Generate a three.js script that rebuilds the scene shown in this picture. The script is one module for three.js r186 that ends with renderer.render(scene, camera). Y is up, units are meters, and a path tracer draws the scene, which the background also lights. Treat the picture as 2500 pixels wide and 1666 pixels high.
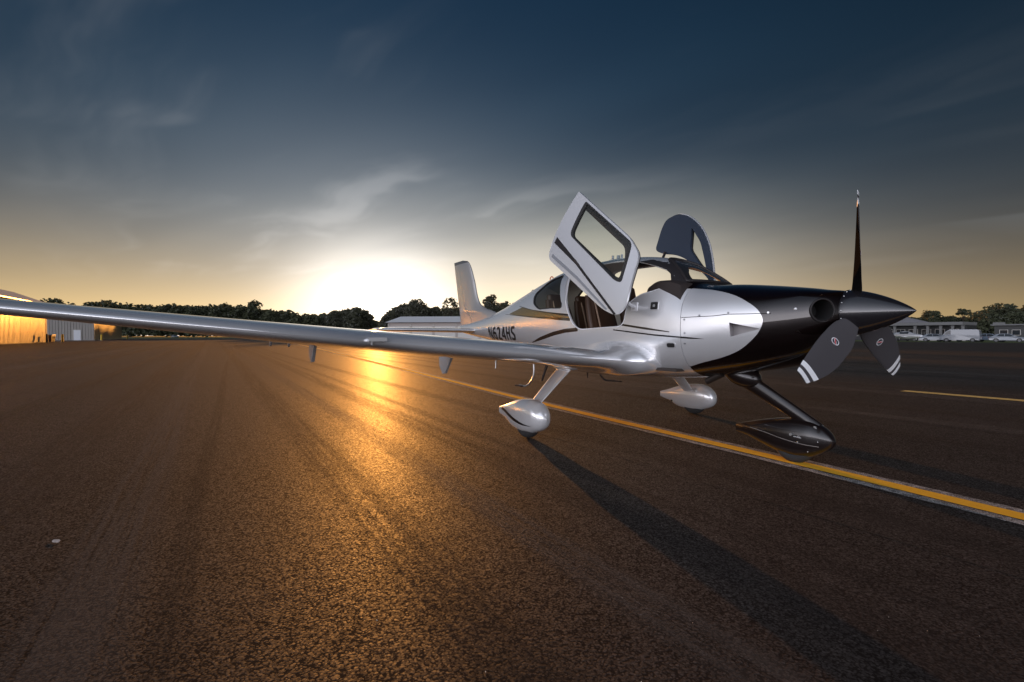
import * as THREE from 'three';
import { mergeGeometries, mergeVertices, toCreasedNormals } from 'three/addons/utils/BufferGeometryUtils.js';
import { RoundedBoxGeometry } from 'three/addons/geometries/RoundedBoxGeometry.js';
import { FontLoader } from 'three/addons/loaders/FontLoader.js';
import { Brush, Evaluator, SUBTRACTION, HOLLOW_INTERSECTION } from 'three-bvh-csg';

// ---------------------------------------------------------------- camera, sky, sun, exposure
// x runs along the aircraft towards its nose, y up, z towards its right wing tip
const scene = new THREE.Scene();
const V = (x, y, z) => new THREE.Vector3(x, y, z);
const EYE = V(2.816, 1.138, 4.391), YAW = -147.33 * Math.PI / 180, PITCH = -0.012;
const camera = new THREE.PerspectiveCamera(72.35, 1024 / 682, 0.05, 3000);
camera.position.copy(EYE);
camera.lookAt(EYE.clone().add(V(Math.cos(YAW) * Math.cos(PITCH), Math.sin(PITCH), Math.sin(YAW) * Math.cos(PITCH))));
const SUN_EL = 4.3 * Math.PI / 180, SUN_AZ = YAW - 16.05 * Math.PI / 180;
const sunDir = V(Math.cos(SUN_AZ) * Math.cos(SUN_EL), Math.sin(SUN_EL), Math.sin(SUN_AZ) * Math.cos(SUN_EL));
const sun = new THREE.DirectionalLight(new THREE.Color().setRGB(1, 0.40, 0.075), 4.2);
sun.position.copy(sunDir).multiplyScalar(300); sun.shadow.radius = 1; sun.castShadow = true;
Object.assign(sun.shadow.camera, { left: -40, right: 40, top: 30, bottom: -30, near: 1, far: 600 }); sun.shadow.mapSize.set(4096, 4096);
scene.add(sun, sun.target);
const renderer = new THREE.WebGLRenderer();
renderer.toneMapping = THREE.LinearToneMapping; renderer.toneMappingExposure = 1; renderer.shadowMap.enabled = true;

const SKY_FILL = 4.6; // strength of the sky glow added behind the camera to light the aircraft
let seed = 7;
const rnd = (a = 1, b) => { seed = (seed * 1664525 + 1013904223) >>> 0; const t = seed / 4294967296; return b === undefined ? t * a : a + t * (b - a); };
const sm = (a, b, x) => { const t = Math.min(1, Math.max(0, (x - a) / (b - a))); return t * t * (3 - 2 * t); };
const lerp = (a, b, t) => a + (b - a) * t;
const hash = (x, y, s = 0) => { let h = (Math.imul(x, 374761393) + Math.imul(y, 668265263) + Math.imul(s, 1442695041)) | 0; h = Math.imul(h ^ (h >>> 13), 1274126177); return ((h ^ (h >>> 16)) >>> 0) / 4294967296; };
function vnoise(x, y, s = 0, wrap = 0) {
  const i = Math.floor(x), j = Math.floor(y), f = x - i, g = y - j, u = f * f * (3 - 2 * f), v = g * g * (3 - 2 * g);
  const w = (a) => wrap ? ((a % wrap) + wrap) % wrap : a;
  return lerp(lerp(hash(w(i), w(j), s), hash(w(i + 1), w(j), s), u), lerp(hash(w(i), w(j + 1), s), hash(w(i + 1), w(j + 1), s), u), v);
}
const fbm = (x, y, s = 0, n = 5) => { let a = 0, k = 0.5; for (let i = 0; i < n; i++) { a += k * vnoise(x, y, s + i); x = x * 2.03 + 3.1; y = y * 2.03 + 1.7; k *= 0.5; } return a; };

{ // the evening sky: deep blue overhead, a white aureole round the sun, a warm band along the horizon, thin cirrus
  const W = 2048, H = 1024, d = new Float32Array(W * H * 4);
  const glowDir = V(Math.cos(SUN_AZ) * Math.cos(0.092), Math.sin(0.092), Math.sin(SUN_AZ) * Math.cos(0.092));
  const ang = (d, x, y, z) => Math.acos(Math.min(1, Math.max(-1, x * d.x + y * d.y + z * d.z))) * 180 / Math.PI, g0 = (x, y, z) => ang(sunDir, x, y, z);
  for (let j = 0; j < H; j++) {
    const el = ((j + 0.5) / H - 0.5) * Math.PI, y = Math.sin(el), c = Math.cos(el), e = Math.max(0, el) * 180 / Math.PI;
    for (let i = 0; i < W; i++) {
      const a = ((i + 0.5) / W - 0.5) * 2 * Math.PI, x = Math.cos(a) * c, z = Math.sin(a) * c;
      let da = a - SUN_AZ; da = Math.atan2(Math.sin(da), Math.cos(da)); const az = Math.abs(da) * 180 / Math.PI;
      const g = ang(glowDir, x, y, z);
      // base blue, paler low down; an added lobe, out of view, lights the near side of the aircraft
      const dE = da * 180 / Math.PI + 140, fillLobe = 1 - sm(34, 74, Math.abs(dE > 180 ? dE - 360 : dE)), side = 0.22 + 0.78 * Math.exp(-Math.pow(az / 56, 2));
      let r = (0.001 + 0.105 * Math.exp(-e / 14)) * side, gg = (0.006 + 0.160 * Math.exp(-e / 19)) * side, b = (0.018 + 0.205 * Math.exp(-e / 24)) * side;
      const skyFill = fillLobe * SKY_FILL * (Math.exp(-e / 19) + 0.07), cool = Math.exp(-e / 55); r += skyFill * (0.62 + 0.38 * cool); gg += skyFill * (0.78 + 0.18 * cool); b += skyFill * 1.03;
      // aureole, flattened towards the horizon, and the bright thin haze that stretches to its right
      const ge = az > 70 ? 99 : Math.hypot(az * c, (e - 2.5) * 1.2), A = 0.78 * Math.exp(-Math.pow(ge / 9.3, 2.8)) + 0.40 * Math.exp(-Math.pow(ge / 15, 1.6)) + 5 * Math.exp(-Math.pow(g0(x, y, z) / 1.5, 2));
      r += A * 1.02; gg += A * 0.97; b += A * 0.91;
      const right = ((da * 180 / Math.PI) - 25) / 18, L = 0.50 * Math.exp(-right * right) * Math.exp(-Math.pow((e - 5) / 8, 2)); r += L; gg += L * 0.94; b += L * 0.80;
      // horizon band: yellow to orange low down, stretched sideways
      const band = Math.exp(-Math.pow(az / 60, 2)), lo = Math.exp(-Math.pow(e / 5.4, 1.3)), mid = Math.exp(-Math.pow(e / 12, 1.6));
      r += band * (1.15 * lo + 0.12 * mid); gg += band * (0.66 * lo + 0.095 * mid); b += band * (0.08 * lo + 0.055 * mid);
      // thin cirrus, drawn out along one heading on a flat layer
      if (e > 1) {
        const t = 1 / (y + 0.07), X = x * t, Z = z * t, q = X * 0.34 + Z * 0.94, p = X * 0.94 - Z * 0.34;
        const wv = fbm(p * 0.8 + 3, q * 0.8, 31, 4);
        let s = fbm(p * 0.9 + wv * 2.2, q * 3.4 + wv * 3.0, 5, 6); s = Math.pow(sm(0.44, 0.86, s), 1.4);
        const patch = sm(0.38, 0.66, fbm(p * 0.5 + 9, q * 0.5 + 2, 77, 4));
        const k = s * patch * sm(1.5, 9, e) * (1 - 0.75 * sm(35, 80, e)) * 0.55;
        const cl = 0.06 + 0.30 * Math.exp(-g / 22) ;
        r += k * cl * 0.85; gg += k * cl * 0.82; b += k * cl * 0.80;
        const soft = (fbm(p * 0.45 + 20, q * 0.9 + 5, 55, 4) - 0.47) * 0.7 * sm(3, 14, e); // broad, faint veils
        r *= 1 + soft; gg *= 1 + soft * 0.9; b *= 1 + soft * 0.75;
      }
      d.set([r, gg, b, 1], (j * W + i) * 4);
    }
  }
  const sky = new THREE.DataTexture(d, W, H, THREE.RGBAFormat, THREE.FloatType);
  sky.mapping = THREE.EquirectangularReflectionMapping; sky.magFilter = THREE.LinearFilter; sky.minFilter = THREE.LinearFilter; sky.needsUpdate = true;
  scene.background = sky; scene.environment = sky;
}

// ---------------------------------------------------------------- helpers
const taken = new Map();
function numbered(n) { const k = taken.get(n) ?? 0; taken.set(n, k + 1); return k ? `${n}_${String(k).padStart(3, '0')}` : n; }
function tag(o, label, category, group, kind) { Object.assign(o.userData, { label, category }); if (group) o.userData.group = group; if (kind) o.userData.kind = kind; return o; }
function thing(name, label, category, pos = [0, 0, 0], turn = 0, group) { const o = new THREE.Group(); o.name = numbered(name); o.position.set(...pos); o.rotation.y = turn; scene.add(o); return tag(o, label, category, group); }
function mesh(name, geo, mat, parent, own) { const m = new THREE.Mesh(Array.isArray(geo) ? merge(geo) : geo, mat); m.name = parent ? name : numbered(name); m.castShadow = m.receiveShadow = true; (parent ?? scene).add(m); if (own) Object.assign(m.userData, own); return m; }
function structure(name, geo, mat, parent) { const m = mesh(name, geo, mat, parent); if (!parent) m.userData.kind = 'structure'; return m; }
function plain(g) { const r = g.index ? g.toNonIndexed() : g; for (const k of Object.keys(r.attributes)) if (!['position', 'normal', 'uv'].includes(k)) r.deleteAttribute(k); if (!r.attributes.normal) r.computeVertexNormals(); if (!r.attributes.uv) r.setAttribute('uv', new THREE.BufferAttribute(new Float32Array(r.attributes.position.count * 2), 2)); return r; }
const merge = (list) => mergeGeometries(list.map(plain));
const col = (r, g, b) => new THREE.Color().setRGB(r, g, b);
const std = (c, rough, extra = {}) => new THREE.MeshStandardMaterial({ color: col(...c), roughness: rough, ...extra });
const phys = (c, rough, extra = {}) => new THREE.MeshPhysicalMaterial({ color: col(...c), roughness: rough, ...extra });
function box(w, h, d, x = 0, y = 0, z = 0, ry = 0, r = 0) { const g = r ? new RoundedBoxGeometry(w, h, d, 3, r) : new THREE.BoxGeometry(w, h, d); if (ry) g.rotateY(ry); return g.translate(x, y, z); }
function rod(a, b, r0, r1 = r0, n = 12) { const d = b.clone().sub(a), g = new THREE.CylinderGeometry(r1, r0, d.length(), n); g.translate(0, d.length() / 2, 0); g.applyQuaternion(new THREE.Quaternion().setFromUnitVectors(V(0, 1, 0), d.normalize())); return g.translate(a.x, a.y, a.z); }
const tube = (pts, r, seg = 24, n = 10) => new THREE.TubeGeometry(new THREE.CatmullRomCurve3(pts), seg, r, n);
function loft(rings, { closed = true, capA = true, capB = true, flip = false, uv } = {}) { // rings of equal length, in order
  const n = rings[0].length, pos = [], uvs = [], idx = [], m = rings.length;
  rings.forEach((r, i) => r.forEach((p, k) => { pos.push(p.x, p.y, p.z); const t = uv ? uv(p) : [i / (m - 1), k / n]; uvs.push(...t); }));
  for (let i = 0; i < m - 1; i++) for (let k = 0; k < (closed ? n : n - 1); k++) {
    const a = i * n + k, b = i * n + (k + 1) % n, c = a + n, e = b + n;
    flip ? idx.push(a, c, b, b, c, e) : idx.push(a, b, c, b, e, c);
  }
  const cap = (i, turn) => { const c = V(0, 0, 0); rings[i].forEach((p) => c.add(p)); c.divideScalar(n); const o = pos.length / 3; pos.push(c.x, c.y, c.z); uvs.push(...(uv ? uv(c) : [i ? 1 : 0, 0.5])); rings[i].forEach((p) => { pos.push(p.x, p.y, p.z); uvs.push(...(uv ? uv(p) : [i ? 1 : 0, 0])); }); for (let k = 0; k < n; k++) { const a = o + 1 + k, b = o + 1 + (k + 1) % n; turn ? idx.push(o, a, b) : idx.push(o, b, a); } };
  if (capA) cap(0, flip); if (capB) cap(m - 1, !flip);
  const g = new THREE.BufferGeometry(); g.setAttribute('position', new THREE.Float32BufferAttribute(pos, 3)); g.setAttribute('uv', new THREE.Float32BufferAttribute(uvs, 2));
  if (closed && capA && capB) { let v = 0; for (let i = 0; i < idx.length; i += 3) { const [a, b, c] = [0, 1, 2].map((k) => idx[i + k] * 3), X = (q) => pos[q] - pos[0], Y = (q) => pos[q + 1] - pos[1], Z = (q) => pos[q + 2] - pos[2]; v += X(a) * (Y(b) * Z(c) - Z(b) * Y(c)) + Y(a) * (Z(b) * X(c) - X(b) * Z(c)) + Z(a) * (X(b) * Y(c) - Y(b) * X(c)); } if (v < 0) for (let i = 0; i < idx.length; i += 3) { const t = idx[i]; idx[i] = idx[i + 1]; idx[i + 1] = t; } }
  g.setIndex(idx); g.computeVertexNormals();
  return g;
}
function rounded(pts, radii) { // polygon with rounded corners -> list of Vector2
  const out = [], n = pts.length;
  pts.forEach((p, i) => {
    const r = Array.isArray(radii) ? radii[i] : radii, P = new THREE.Vector2(...p), A = new THREE.Vector2(...pts[(i + n - 1) % n]), B = new THREE.Vector2(...pts[(i + 1) % n]);
    const a = A.sub(P), b = B.sub(P), la = a.length(), lb = b.length(), t = Math.min(r, la * 0.45, lb * 0.45);
    if (t < 1e-4) { out.push(P); return; }
    const s = P.clone().add(a.multiplyScalar(t / la)), e = P.clone().add(b.multiplyScalar(t / lb));
    for (let k = 0; k <= 6; k++) { const q = k / 6; out.push(new THREE.Vector2((1 - q) ** 2 * s.x + 2 * q * (1 - q) * P.x + q * q * e.x, (1 - q) ** 2 * s.y + 2 * q * (1 - q) * P.y + q * q * e.y)); }
  });
  return out;
}
const prism = (poly0, z0, z1) => { const poly = []; poly0.forEach((p, i) => { const q = poly0[(i + 1) % poly0.length], n = Math.max(1, Math.ceil(p.distanceTo(q) / 0.05)); for (let k = 0; k < n; k++) poly.push(p.clone().lerp(q, k / n)); }); const g = new THREE.ExtrudeGeometry(new THREE.Shape(poly), { depth: z1 - z0, bevelEnabled: false, steps: Math.ceil((z1 - z0) / 0.05) }); return g.translate(0, 0, z0); };
function pchip(tab, k) { // monotone cubic through column k over column 0 (ascending)
  const n = tab.length, X = tab.map((r) => r[0]), Y = tab.map((r) => r[k]), h = [], d = [], m = [];
  for (let i = 0; i < n - 1; i++) { h[i] = X[i + 1] - X[i]; d[i] = (Y[i + 1] - Y[i]) / h[i]; }
  m[0] = d[0]; m[n - 1] = d[n - 2];
  for (let i = 1; i < n - 1; i++) { if (d[i - 1] * d[i] <= 0) m[i] = 0; else { const w1 = 2 * h[i] + h[i - 1], w2 = h[i] + 2 * h[i - 1]; m[i] = (w1 + w2) / (w1 / d[i - 1] + w2 / d[i]); } }
  return (x) => { const q = Math.min(X[n - 1], Math.max(X[0], x)); let i = 0; while (i < n - 2 && q > X[i + 1]) i++; const t = (q - X[i]) / h[i]; return Y[i] * (1 + 2 * t) * (1 - t) ** 2 + m[i] * h[i] * t * (1 - t) ** 2 + Y[i + 1] * t * t * (3 - 2 * t) + m[i + 1] * h[i] * t * t * (t - 1); };
}
function canvasTexture(w, h, draw) { const c = document.createElement('canvas'); c.width = w; c.height = h; draw(c.getContext('2d'), w, h); const t = new THREE.CanvasTexture(c); t.colorSpace = THREE.SRGBColorSpace; t.anisotropy = 8; return t; }
function dataTexture(w, h, f, srgb) { const d = new Uint8Array(w * h * 4); for (let j = 0; j < h; j++) for (let i = 0; i < w; i++) { const v = f(i, j); const k = (j * w + i) * 4; if (typeof v === 'number') d[k] = d[k + 1] = d[k + 2] = v * 255; else { d[k] = v[0] * 255; d[k + 1] = v[1] * 255; d[k + 2] = v[2] * 255; } d[k + 3] = 255; } const t = new THREE.DataTexture(d, w, h); t.wrapS = t.wrapT = THREE.RepeatWrapping; t.magFilter = THREE.LinearFilter; t.minFilter = THREE.LinearMipmapLinearFilter; if (srgb) t.colorSpace = THREE.SRGBColorSpace; t.needsUpdate = true; return t; }

// ---------------------------------------------------------------- ground, taxiway, markings
{
  const g = new THREE.PlaneGeometry(3600, 3600, 1, 1).rotateX(-Math.PI / 2).translate(-300, -0.012, -100);
  const t = dataTexture(512, 512, (i, j) => { const a = vnoise(i / 4, j / 4, 1, 128), b = vnoise(i / 32, j / 32, 2, 16); return [0.20 + 0.12 * a + 0.06 * b, 0.26 + 0.14 * a + 0.02 * b, 0.09 + 0.06 * a]; }, true); t.repeat.set(600, 600);
  structure('ground', g, std([1, 1, 1], 1, { map: t }));
}
const TILE = 2.4, TN = 1024; // a tile of asphalt, metres and pixels
const asphaltH = new Float32Array(TN * TN), asphaltC = new Float32Array(TN * TN);
{
  for (let n = 0; n < 130000; n++) { // stones pressed into the binder
    const cx = rnd(TN), cy = rnd(TN), r = 0.95 + 1.9 * rnd() ** 2.4, h = 0.35 + 0.65 * rnd(), c = rnd(), R = Math.ceil(r), sq = rnd(0.7, 1.3);
    for (let y = -R; y <= R; y++) for (let x = -R; x <= R; x++) {
      const q = 1 - (x * x * sq + y * y / sq) / (r * r); if (q <= 0) continue;
      const k = ((Math.floor(cy + y) + TN) % TN) * TN + ((Math.floor(cx + x) + TN) % TN), v = h * Math.min(1, q * 2.2);
      if (v > asphaltH[k]) { asphaltH[k] = v; asphaltC[k] = c; }
    }
  }
}
const asphaltBump = dataTexture(TN, TN, (i, j) => { const k = j * TN + i; return Math.min(1, 0.12 + 0.72 * asphaltH[k] + 0.16 * vnoise(i / 3, j / 3, 4, Math.floor(TN / 3))); });
const asphaltMap = dataTexture(TN, TN, (i, j) => { const k = j * TN + i, b = 0.62 + 0.20 * vnoise(i / 46.545, j / 46.545, 8, 22) , s = asphaltH[k] > 0 ? 0.75 * asphaltC[k] ** 4 + 0.16 * asphaltC[k] - 0.05 : -0.40, v = Math.max(0.06, b + s * 0.62); return [v * 0.78, v * 0.755, v * 0.735].map((x) => Math.min(1, x)); }, false);
const asphaltRough = dataTexture(TN, TN, (i, j) => { const k = j * TN + i; return [1, asphaltH[k] > 0 ? 0.94 - 0.3 * asphaltC[k] ** 2 : 0.99, 1]; });
const asphaltShine = dataTexture(TN, TN, (i, j) => { const k = j * TN + i; return [asphaltH[k] > 0.3 ? 0.35 + 0.65 * asphaltC[k] ** 1.5 : 0.05, 1, asphaltH[k] > 0.3 ? 0.35 + 0.65 * asphaltC[k] ** 1.5 : 0.05]; });
const shineA = dataTexture(TN, TN, (i, j) => 1); { const d = shineA.image.data, e = asphaltShine.image.data; for (let k = 0; k < d.length; k += 4) d[k + 3] = e[k]; }
const asphalt = phys([0.074, 0.056, 0.048], 0.84, { specularIntensity: 0.85, specularIntensityMap: shineA, clearcoat: 0.5, clearcoatMap: asphaltShine, clearcoatRoughness: 0.50, map: asphaltMap, bumpMap: asphaltBump, bumpScale: 0.0008, roughnessMap: asphaltRough, vertexColors: true });
const grow = (a, b, c0, c1, s0, k) => { const out = []; let x = c0; while (x < c1) { out.push(x); x += s0; } for (let s = s0; x < b;) { out.push(x); s *= k; x += s; } out.push(b); for (let s = s0 * k, y = c0 - s; y > a;) { out.unshift(y); s *= k; y -= s; } out.unshift(a); return out; };
const pavementTone = (x, z) => { // paver lanes, tyre tracks, patches
  let v = 0.94 + 0.34 * (fbm(x * 0.035 + 5, z * 0.9 + 2, 11, 4) - 0.47) + 0.22 * (fbm(x * 0.5, z * 0.6, 21, 4) - 0.47) + 0.22 * (fbm(x * 0.06, z * 0.10, 41, 3) - 0.44);
  for (const [z0, w, k] of [[4.95, 0.28, 0.16], [6.7, 0.3, 0.13], [2.6, 0.35, 0.10], [-1.9, 0.5, 0.12], [1.35, 0.3, 0.08], [8.5, 0.22, 0.2], [-5.4, 0.5, 0.15], [11.2, 0.4, 0.14], [-9.4, 0.6, 0.12]]) { const dz = (z - z0 - 0.25 * (fbm(x * 0.03, z0, 61, 2) - 0.4)) / w; v -= k * Math.exp(-dz * dz) * (0.55 + 0.9 * vnoise(x * 0.12, z0 * 7, 9)); }
  return Math.max(0.35, v);
};
{
  const xs = grow(-215, 70, -14, 8, 0.34, 1.06), zs = grow(-99, 62, -9, 12, 0.14, 1.07), pos = [], uv = [], c = [], idx = [];
  for (const x of xs) for (const z of zs) { pos.push(x, 0, z); uv.push(x / TILE + 0.13 * Math.sin(z * 0.11), z / TILE + 0.13 * Math.sin(x * 0.13)); const v = pavementTone(x, z); c.push(v, v * (0.985 + 0.03 * vnoise(x * 0.3, z * 0.3, 3)), v * (0.97 + 0.06 * vnoise(x * 0.2, z * 0.4, 6))); }
  const n = zs.length; for (let i = 0; i < xs.length - 1; i++) for (let k = 0; k < n - 1; k++) { const a = i * n + k; idx.push(a, a + 1, a + n, a + 1, a + n + 1, a + n); }
  const g = new THREE.BufferGeometry(); g.setAttribute('position', new THREE.Float32BufferAttribute(pos, 3)); g.setAttribute('uv', new THREE.Float32BufferAttribute(uv, 2)); g.setAttribute('color', new THREE.Float32BufferAttribute(c, 3)); g.setIndex(idx); g.computeVertexNormals();
  const taxiway = new THREE.Group(); taxiway.name = 'taxiway'; taxiway.userData.kind = 'structure'; scene.add(taxiway);
  mesh('asphalt', g, asphalt, taxiway);
  // strip along a line on the ground; wobble makes cracked edges
  const strip = (pts, w, y, wob = 0, s = 0) => { const p = [], u = [], id = []; const cur = new THREE.CatmullRomCurve3(pts.map(([x, z]) => V(x, y, z))); const N = Math.max(8, pts.length * 40); let run = 0, last = null; for (let i = 0; i <= N; i++) { const t = 1 - (1 - i / N) ** 1.8, q = cur.getPoint(t), d = cur.getTangent(t), nx = -d.z, nz = d.x, k = wob * (fbm(i * 0.9, s, 3, 3) - 0.45), k2 = wob * (fbm(i * 0.9, s + 9, 3, 3) - 0.45); if (last) run += q.distanceTo(last); last = q; p.push(q.x + nx * (w / 2 + k), y, q.z + nz * (w / 2 + k), q.x - nx * (w / 2 + k2), y, q.z - nz * (w / 2 + k2)); u.push(run, w, run, 0); if (i < N) id.push(2 * i, 2 * i + 2, 2 * i + 1, 2 * i + 1, 2 * i + 2, 2 * i + 3); } const g2 = new THREE.BufferGeometry(); g2.setAttribute('position', new THREE.Float32BufferAttribute(p, 3)); g2.setAttribute('uv', new THREE.Float32BufferAttribute(u, 2)); g2.setIndex(id); g2.computeVertexNormals(); if (g2.attributes.normal.getY(0) < 0) { g2.setIndex(id.map((_, i) => id[i - i % 3 + 2 - i % 3])); g2.computeVertexNormals(); } return g2; };
  const line = [[-190, -13.2], [-95, -6.9], [-42, -3.35], [-18, -1.42], [-8.9, -0.68], [-3.26, -0.2], [0.75, 0.03], [2.1, 0.14], [6, 0.46], [30, 2.4]].reverse();
  const off = (d) => line.map(([x, z]) => [x, z + d]);
  const paintNoise = (base, worn, lo, hi, s) => { const t = dataTexture(512, 256, (i, j) => { const k = sm(lo, hi, 0.6 * vnoise(i / 2.6, j / 2.6, s) + 0.4 * fbm(i / 22, j / 22, s + 3, 4)); return base.map((b, q) => lerp(worn[q], b, k)); }); t.repeat.set(1 / 0.8, 1 / 0.4); return t; };
  const yellow = std([1, 1, 1], 0.85, { map: paintNoise([0.86, 0.44, 0.012], [0.55, 0.27, 0.02], 0.12, 0.36, 4), bumpMap: asphaltBump, bumpScale: 0.002 });
  const border = std([1, 1, 1], 0.7, { map: paintNoise([0.46, 0.44, 0.43], [0.07, 0.065, 0.06], 0.42, 0.66, 14), bumpMap: asphaltBump, bumpScale: 0.002 });
  const wornWhite = std([1, 1, 1], 0.7, { map: paintNoise([0.80, 0.55, 0.16], [0.4, 0.28, 0.12], 0.3, 0.5, 24) });
  mesh('yellow_line', strip(line, 0.155, 0.008), yellow, taxiway, { label: 'yellow taxi line under the nose wheel' });
  mesh('line_border', strip(off(0.13), 0.10, 0.004, 0.03, 2), border, taxiway); mesh('line_border', strip(off(-0.13), 0.10, 0.004, 0.03, 5), border, taxiway);
  mesh('edge_line', strip([[9, -7.35], [4, -7.4], [-0.9, -7.52]], 0.30, 0.005), wornWhite, taxiway, { label: 'worn pale line beyond the propeller' });
  const tar = std([0.022, 0.019, 0.018], 0.62, { bumpMap: asphaltBump, bumpScale: 0.002 }); let k = 0;
  for (const [z, w, x0, x1] of [[7.6, 0.05, 0, -120], [10.4, 0.09, -8, -130], [-3.3, 0.03, 14, -70], [-6.4, 0.035, 14, -60], [-10.6, 0.06, 14, -40], [-15, 0.08, 14, -40], [-22, 0.12, 14, -30], [1.2, 0.02, 3, -60], [14.5, 0.1, -14, -150]]) { k++; const w2 = w * 0.6; const pts = []; for (let i = 0; i <= 16; i++) { const t = i / 16, x = lerp(x0, x1, t ** 1.6); pts.push([x, z + 0.05 * (fbm(x * 0.25, k, 5, 4) - 0.45)]); } mesh('pavement_seam', strip(pts, w2, 0.003, w2 * 0.9, k), tar, taxiway); }
  const streak = dataTexture(256, 512, (i, j) => { const x = i / 255, edge = sm(0, 0.3, x) * sm(0, 0.3, 1 - x); return edge * sm(0.25, 0.75, fbm(i / 9, j / 60, 71, 4) + 0.12) * (0.55 + 0.45 * vnoise(i / 1.7, j / 1.7, 72)); });
  const mark = (c, o) => std(c, 0.96, { alphaMap: streak, transparent: true, opacity: o });
  const darkMark = mark([0.014, 0.012, 0.012], 0.36), paleMark = mark([0.13, 0.115, 0.105], 0.32); let q = 0;
  { const g = strip([[3, 4.6], [0.44, 4.534], [-0.8, 4.51], [-5.2, 4.34], [-20, 3.9], [-60, 2.2], [-110, 0.2]], 0.17, 0.0012), u = g.attributes.uv; for (let i = 0; i < u.count; i++) u.setXY(i, u.getY(i) / 0.17, u.getX(i) / 9); mesh('tyre_mark', g, darkMark, taxiway); }
  for (const [z, w, x0, x1, m] of [[3.55, 0.5, 3, -120, darkMark], [5.6, 0.7, 2, -120, darkMark], [2.2, 0.45, 4, -90, darkMark], [6.9, 0.35, -2, -120, darkMark], [0.95, 0.4, 7, -50, darkMark], [1.75, 0.22, 6, -60, darkMark], [-2.3, 0.5, 14, -60, darkMark], [-4.6, 0.6, 14, -50, darkMark], [-8.2, 0.8, 14, -40, darkMark], [-12.5, 1.2, 14, -40, darkMark], [-18, 1.6, 14, -30, darkMark], [8.8, 0.8, -6, -140, darkMark], [12.0, 1.2, -14, -150, darkMark], [4.9, 0.5, 3, -100, paleMark], [2.9, 0.35, 4, -70, paleMark], [-3.6, 0.5, 14, -50, paleMark], [-6.9, 0.8, 14, -40, paleMark], [-14.5, 1.5, 14, -40, paleMark], [10.3, 1.0, -8, -140, paleMark]]) { q++; const pts = []; for (let i = 0; i <= 12; i++) { const x = lerp(x0, x1, (i / 12) ** 1.6); pts.push([x, z + 0.25 * (fbm(x * 0.05, q, 15, 3) - 0.45)]); } const g = strip(pts, w, 0.0015 + 0.00006 * q), u = g.attributes.uv; for (let i = 0; i < u.count; i++) u.setXY(i, u.getY(i) / w, u.getX(i) / 9 + q * 0.37); mesh('tyre_mark', g, m, taxiway); }
  const chip = new THREE.IcosahedronGeometry(1, 0), N = 110, st = new THREE.InstancedMesh(chip, std([0.8, 0.72, 0.65], 0.3), N), M = new THREE.Matrix4(); st.name = 'glint_grains'; st.userData.kind = 'stuff'; st.castShadow = st.receiveShadow = true;  // pale grains added to stand for sparkles of sunlight on the asphalt
  for (let i = 0; i < N; i++) { const r = 1.2 + 9 * rnd() ** 1.4, a = YAW + rnd(-0.85, 0.85), s = rnd(0.0009, 0.0018); M.compose(V(EYE.x + Math.cos(a) * r, 0.002, EYE.z + Math.sin(a) * r), new THREE.Quaternion().setFromEuler(new THREE.Euler(rnd(6), rnd(6), rnd(6))), V(s * rnd(0.8, 1.8), s * 0.45, s)); st.setMatrixAt(i, M); }
  scene.add(st); tag(st, 'pale grains added over the dark asphalt to stand for glints', 'grit', null, 'stuff');
  const leaf = new THREE.Shape(rounded([[-0.035, 0], [0.0, -0.016], [0.045, 0.004], [0.006, 0.02]], 0.02));
  const lf = mesh('dry_leaf', new THREE.ExtrudeGeometry(leaf, { depth: 0.002, bevelEnabled: false }).rotateX(-1.50).rotateY(0.5).translate(-0.70, 0.003, 5.13), std([0.5, 0.45, 0.42], 0.8)); tag(lf, 'small pale scrap lying alone on the dark asphalt in the left foreground', 'litter');
}

// ---------------------------------------------------------------- the aircraft
const plane = thing('airplane', 'white and black propeller airplane with both cabin doors raised, parked across the yellow taxi line', 'airplane');
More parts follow.
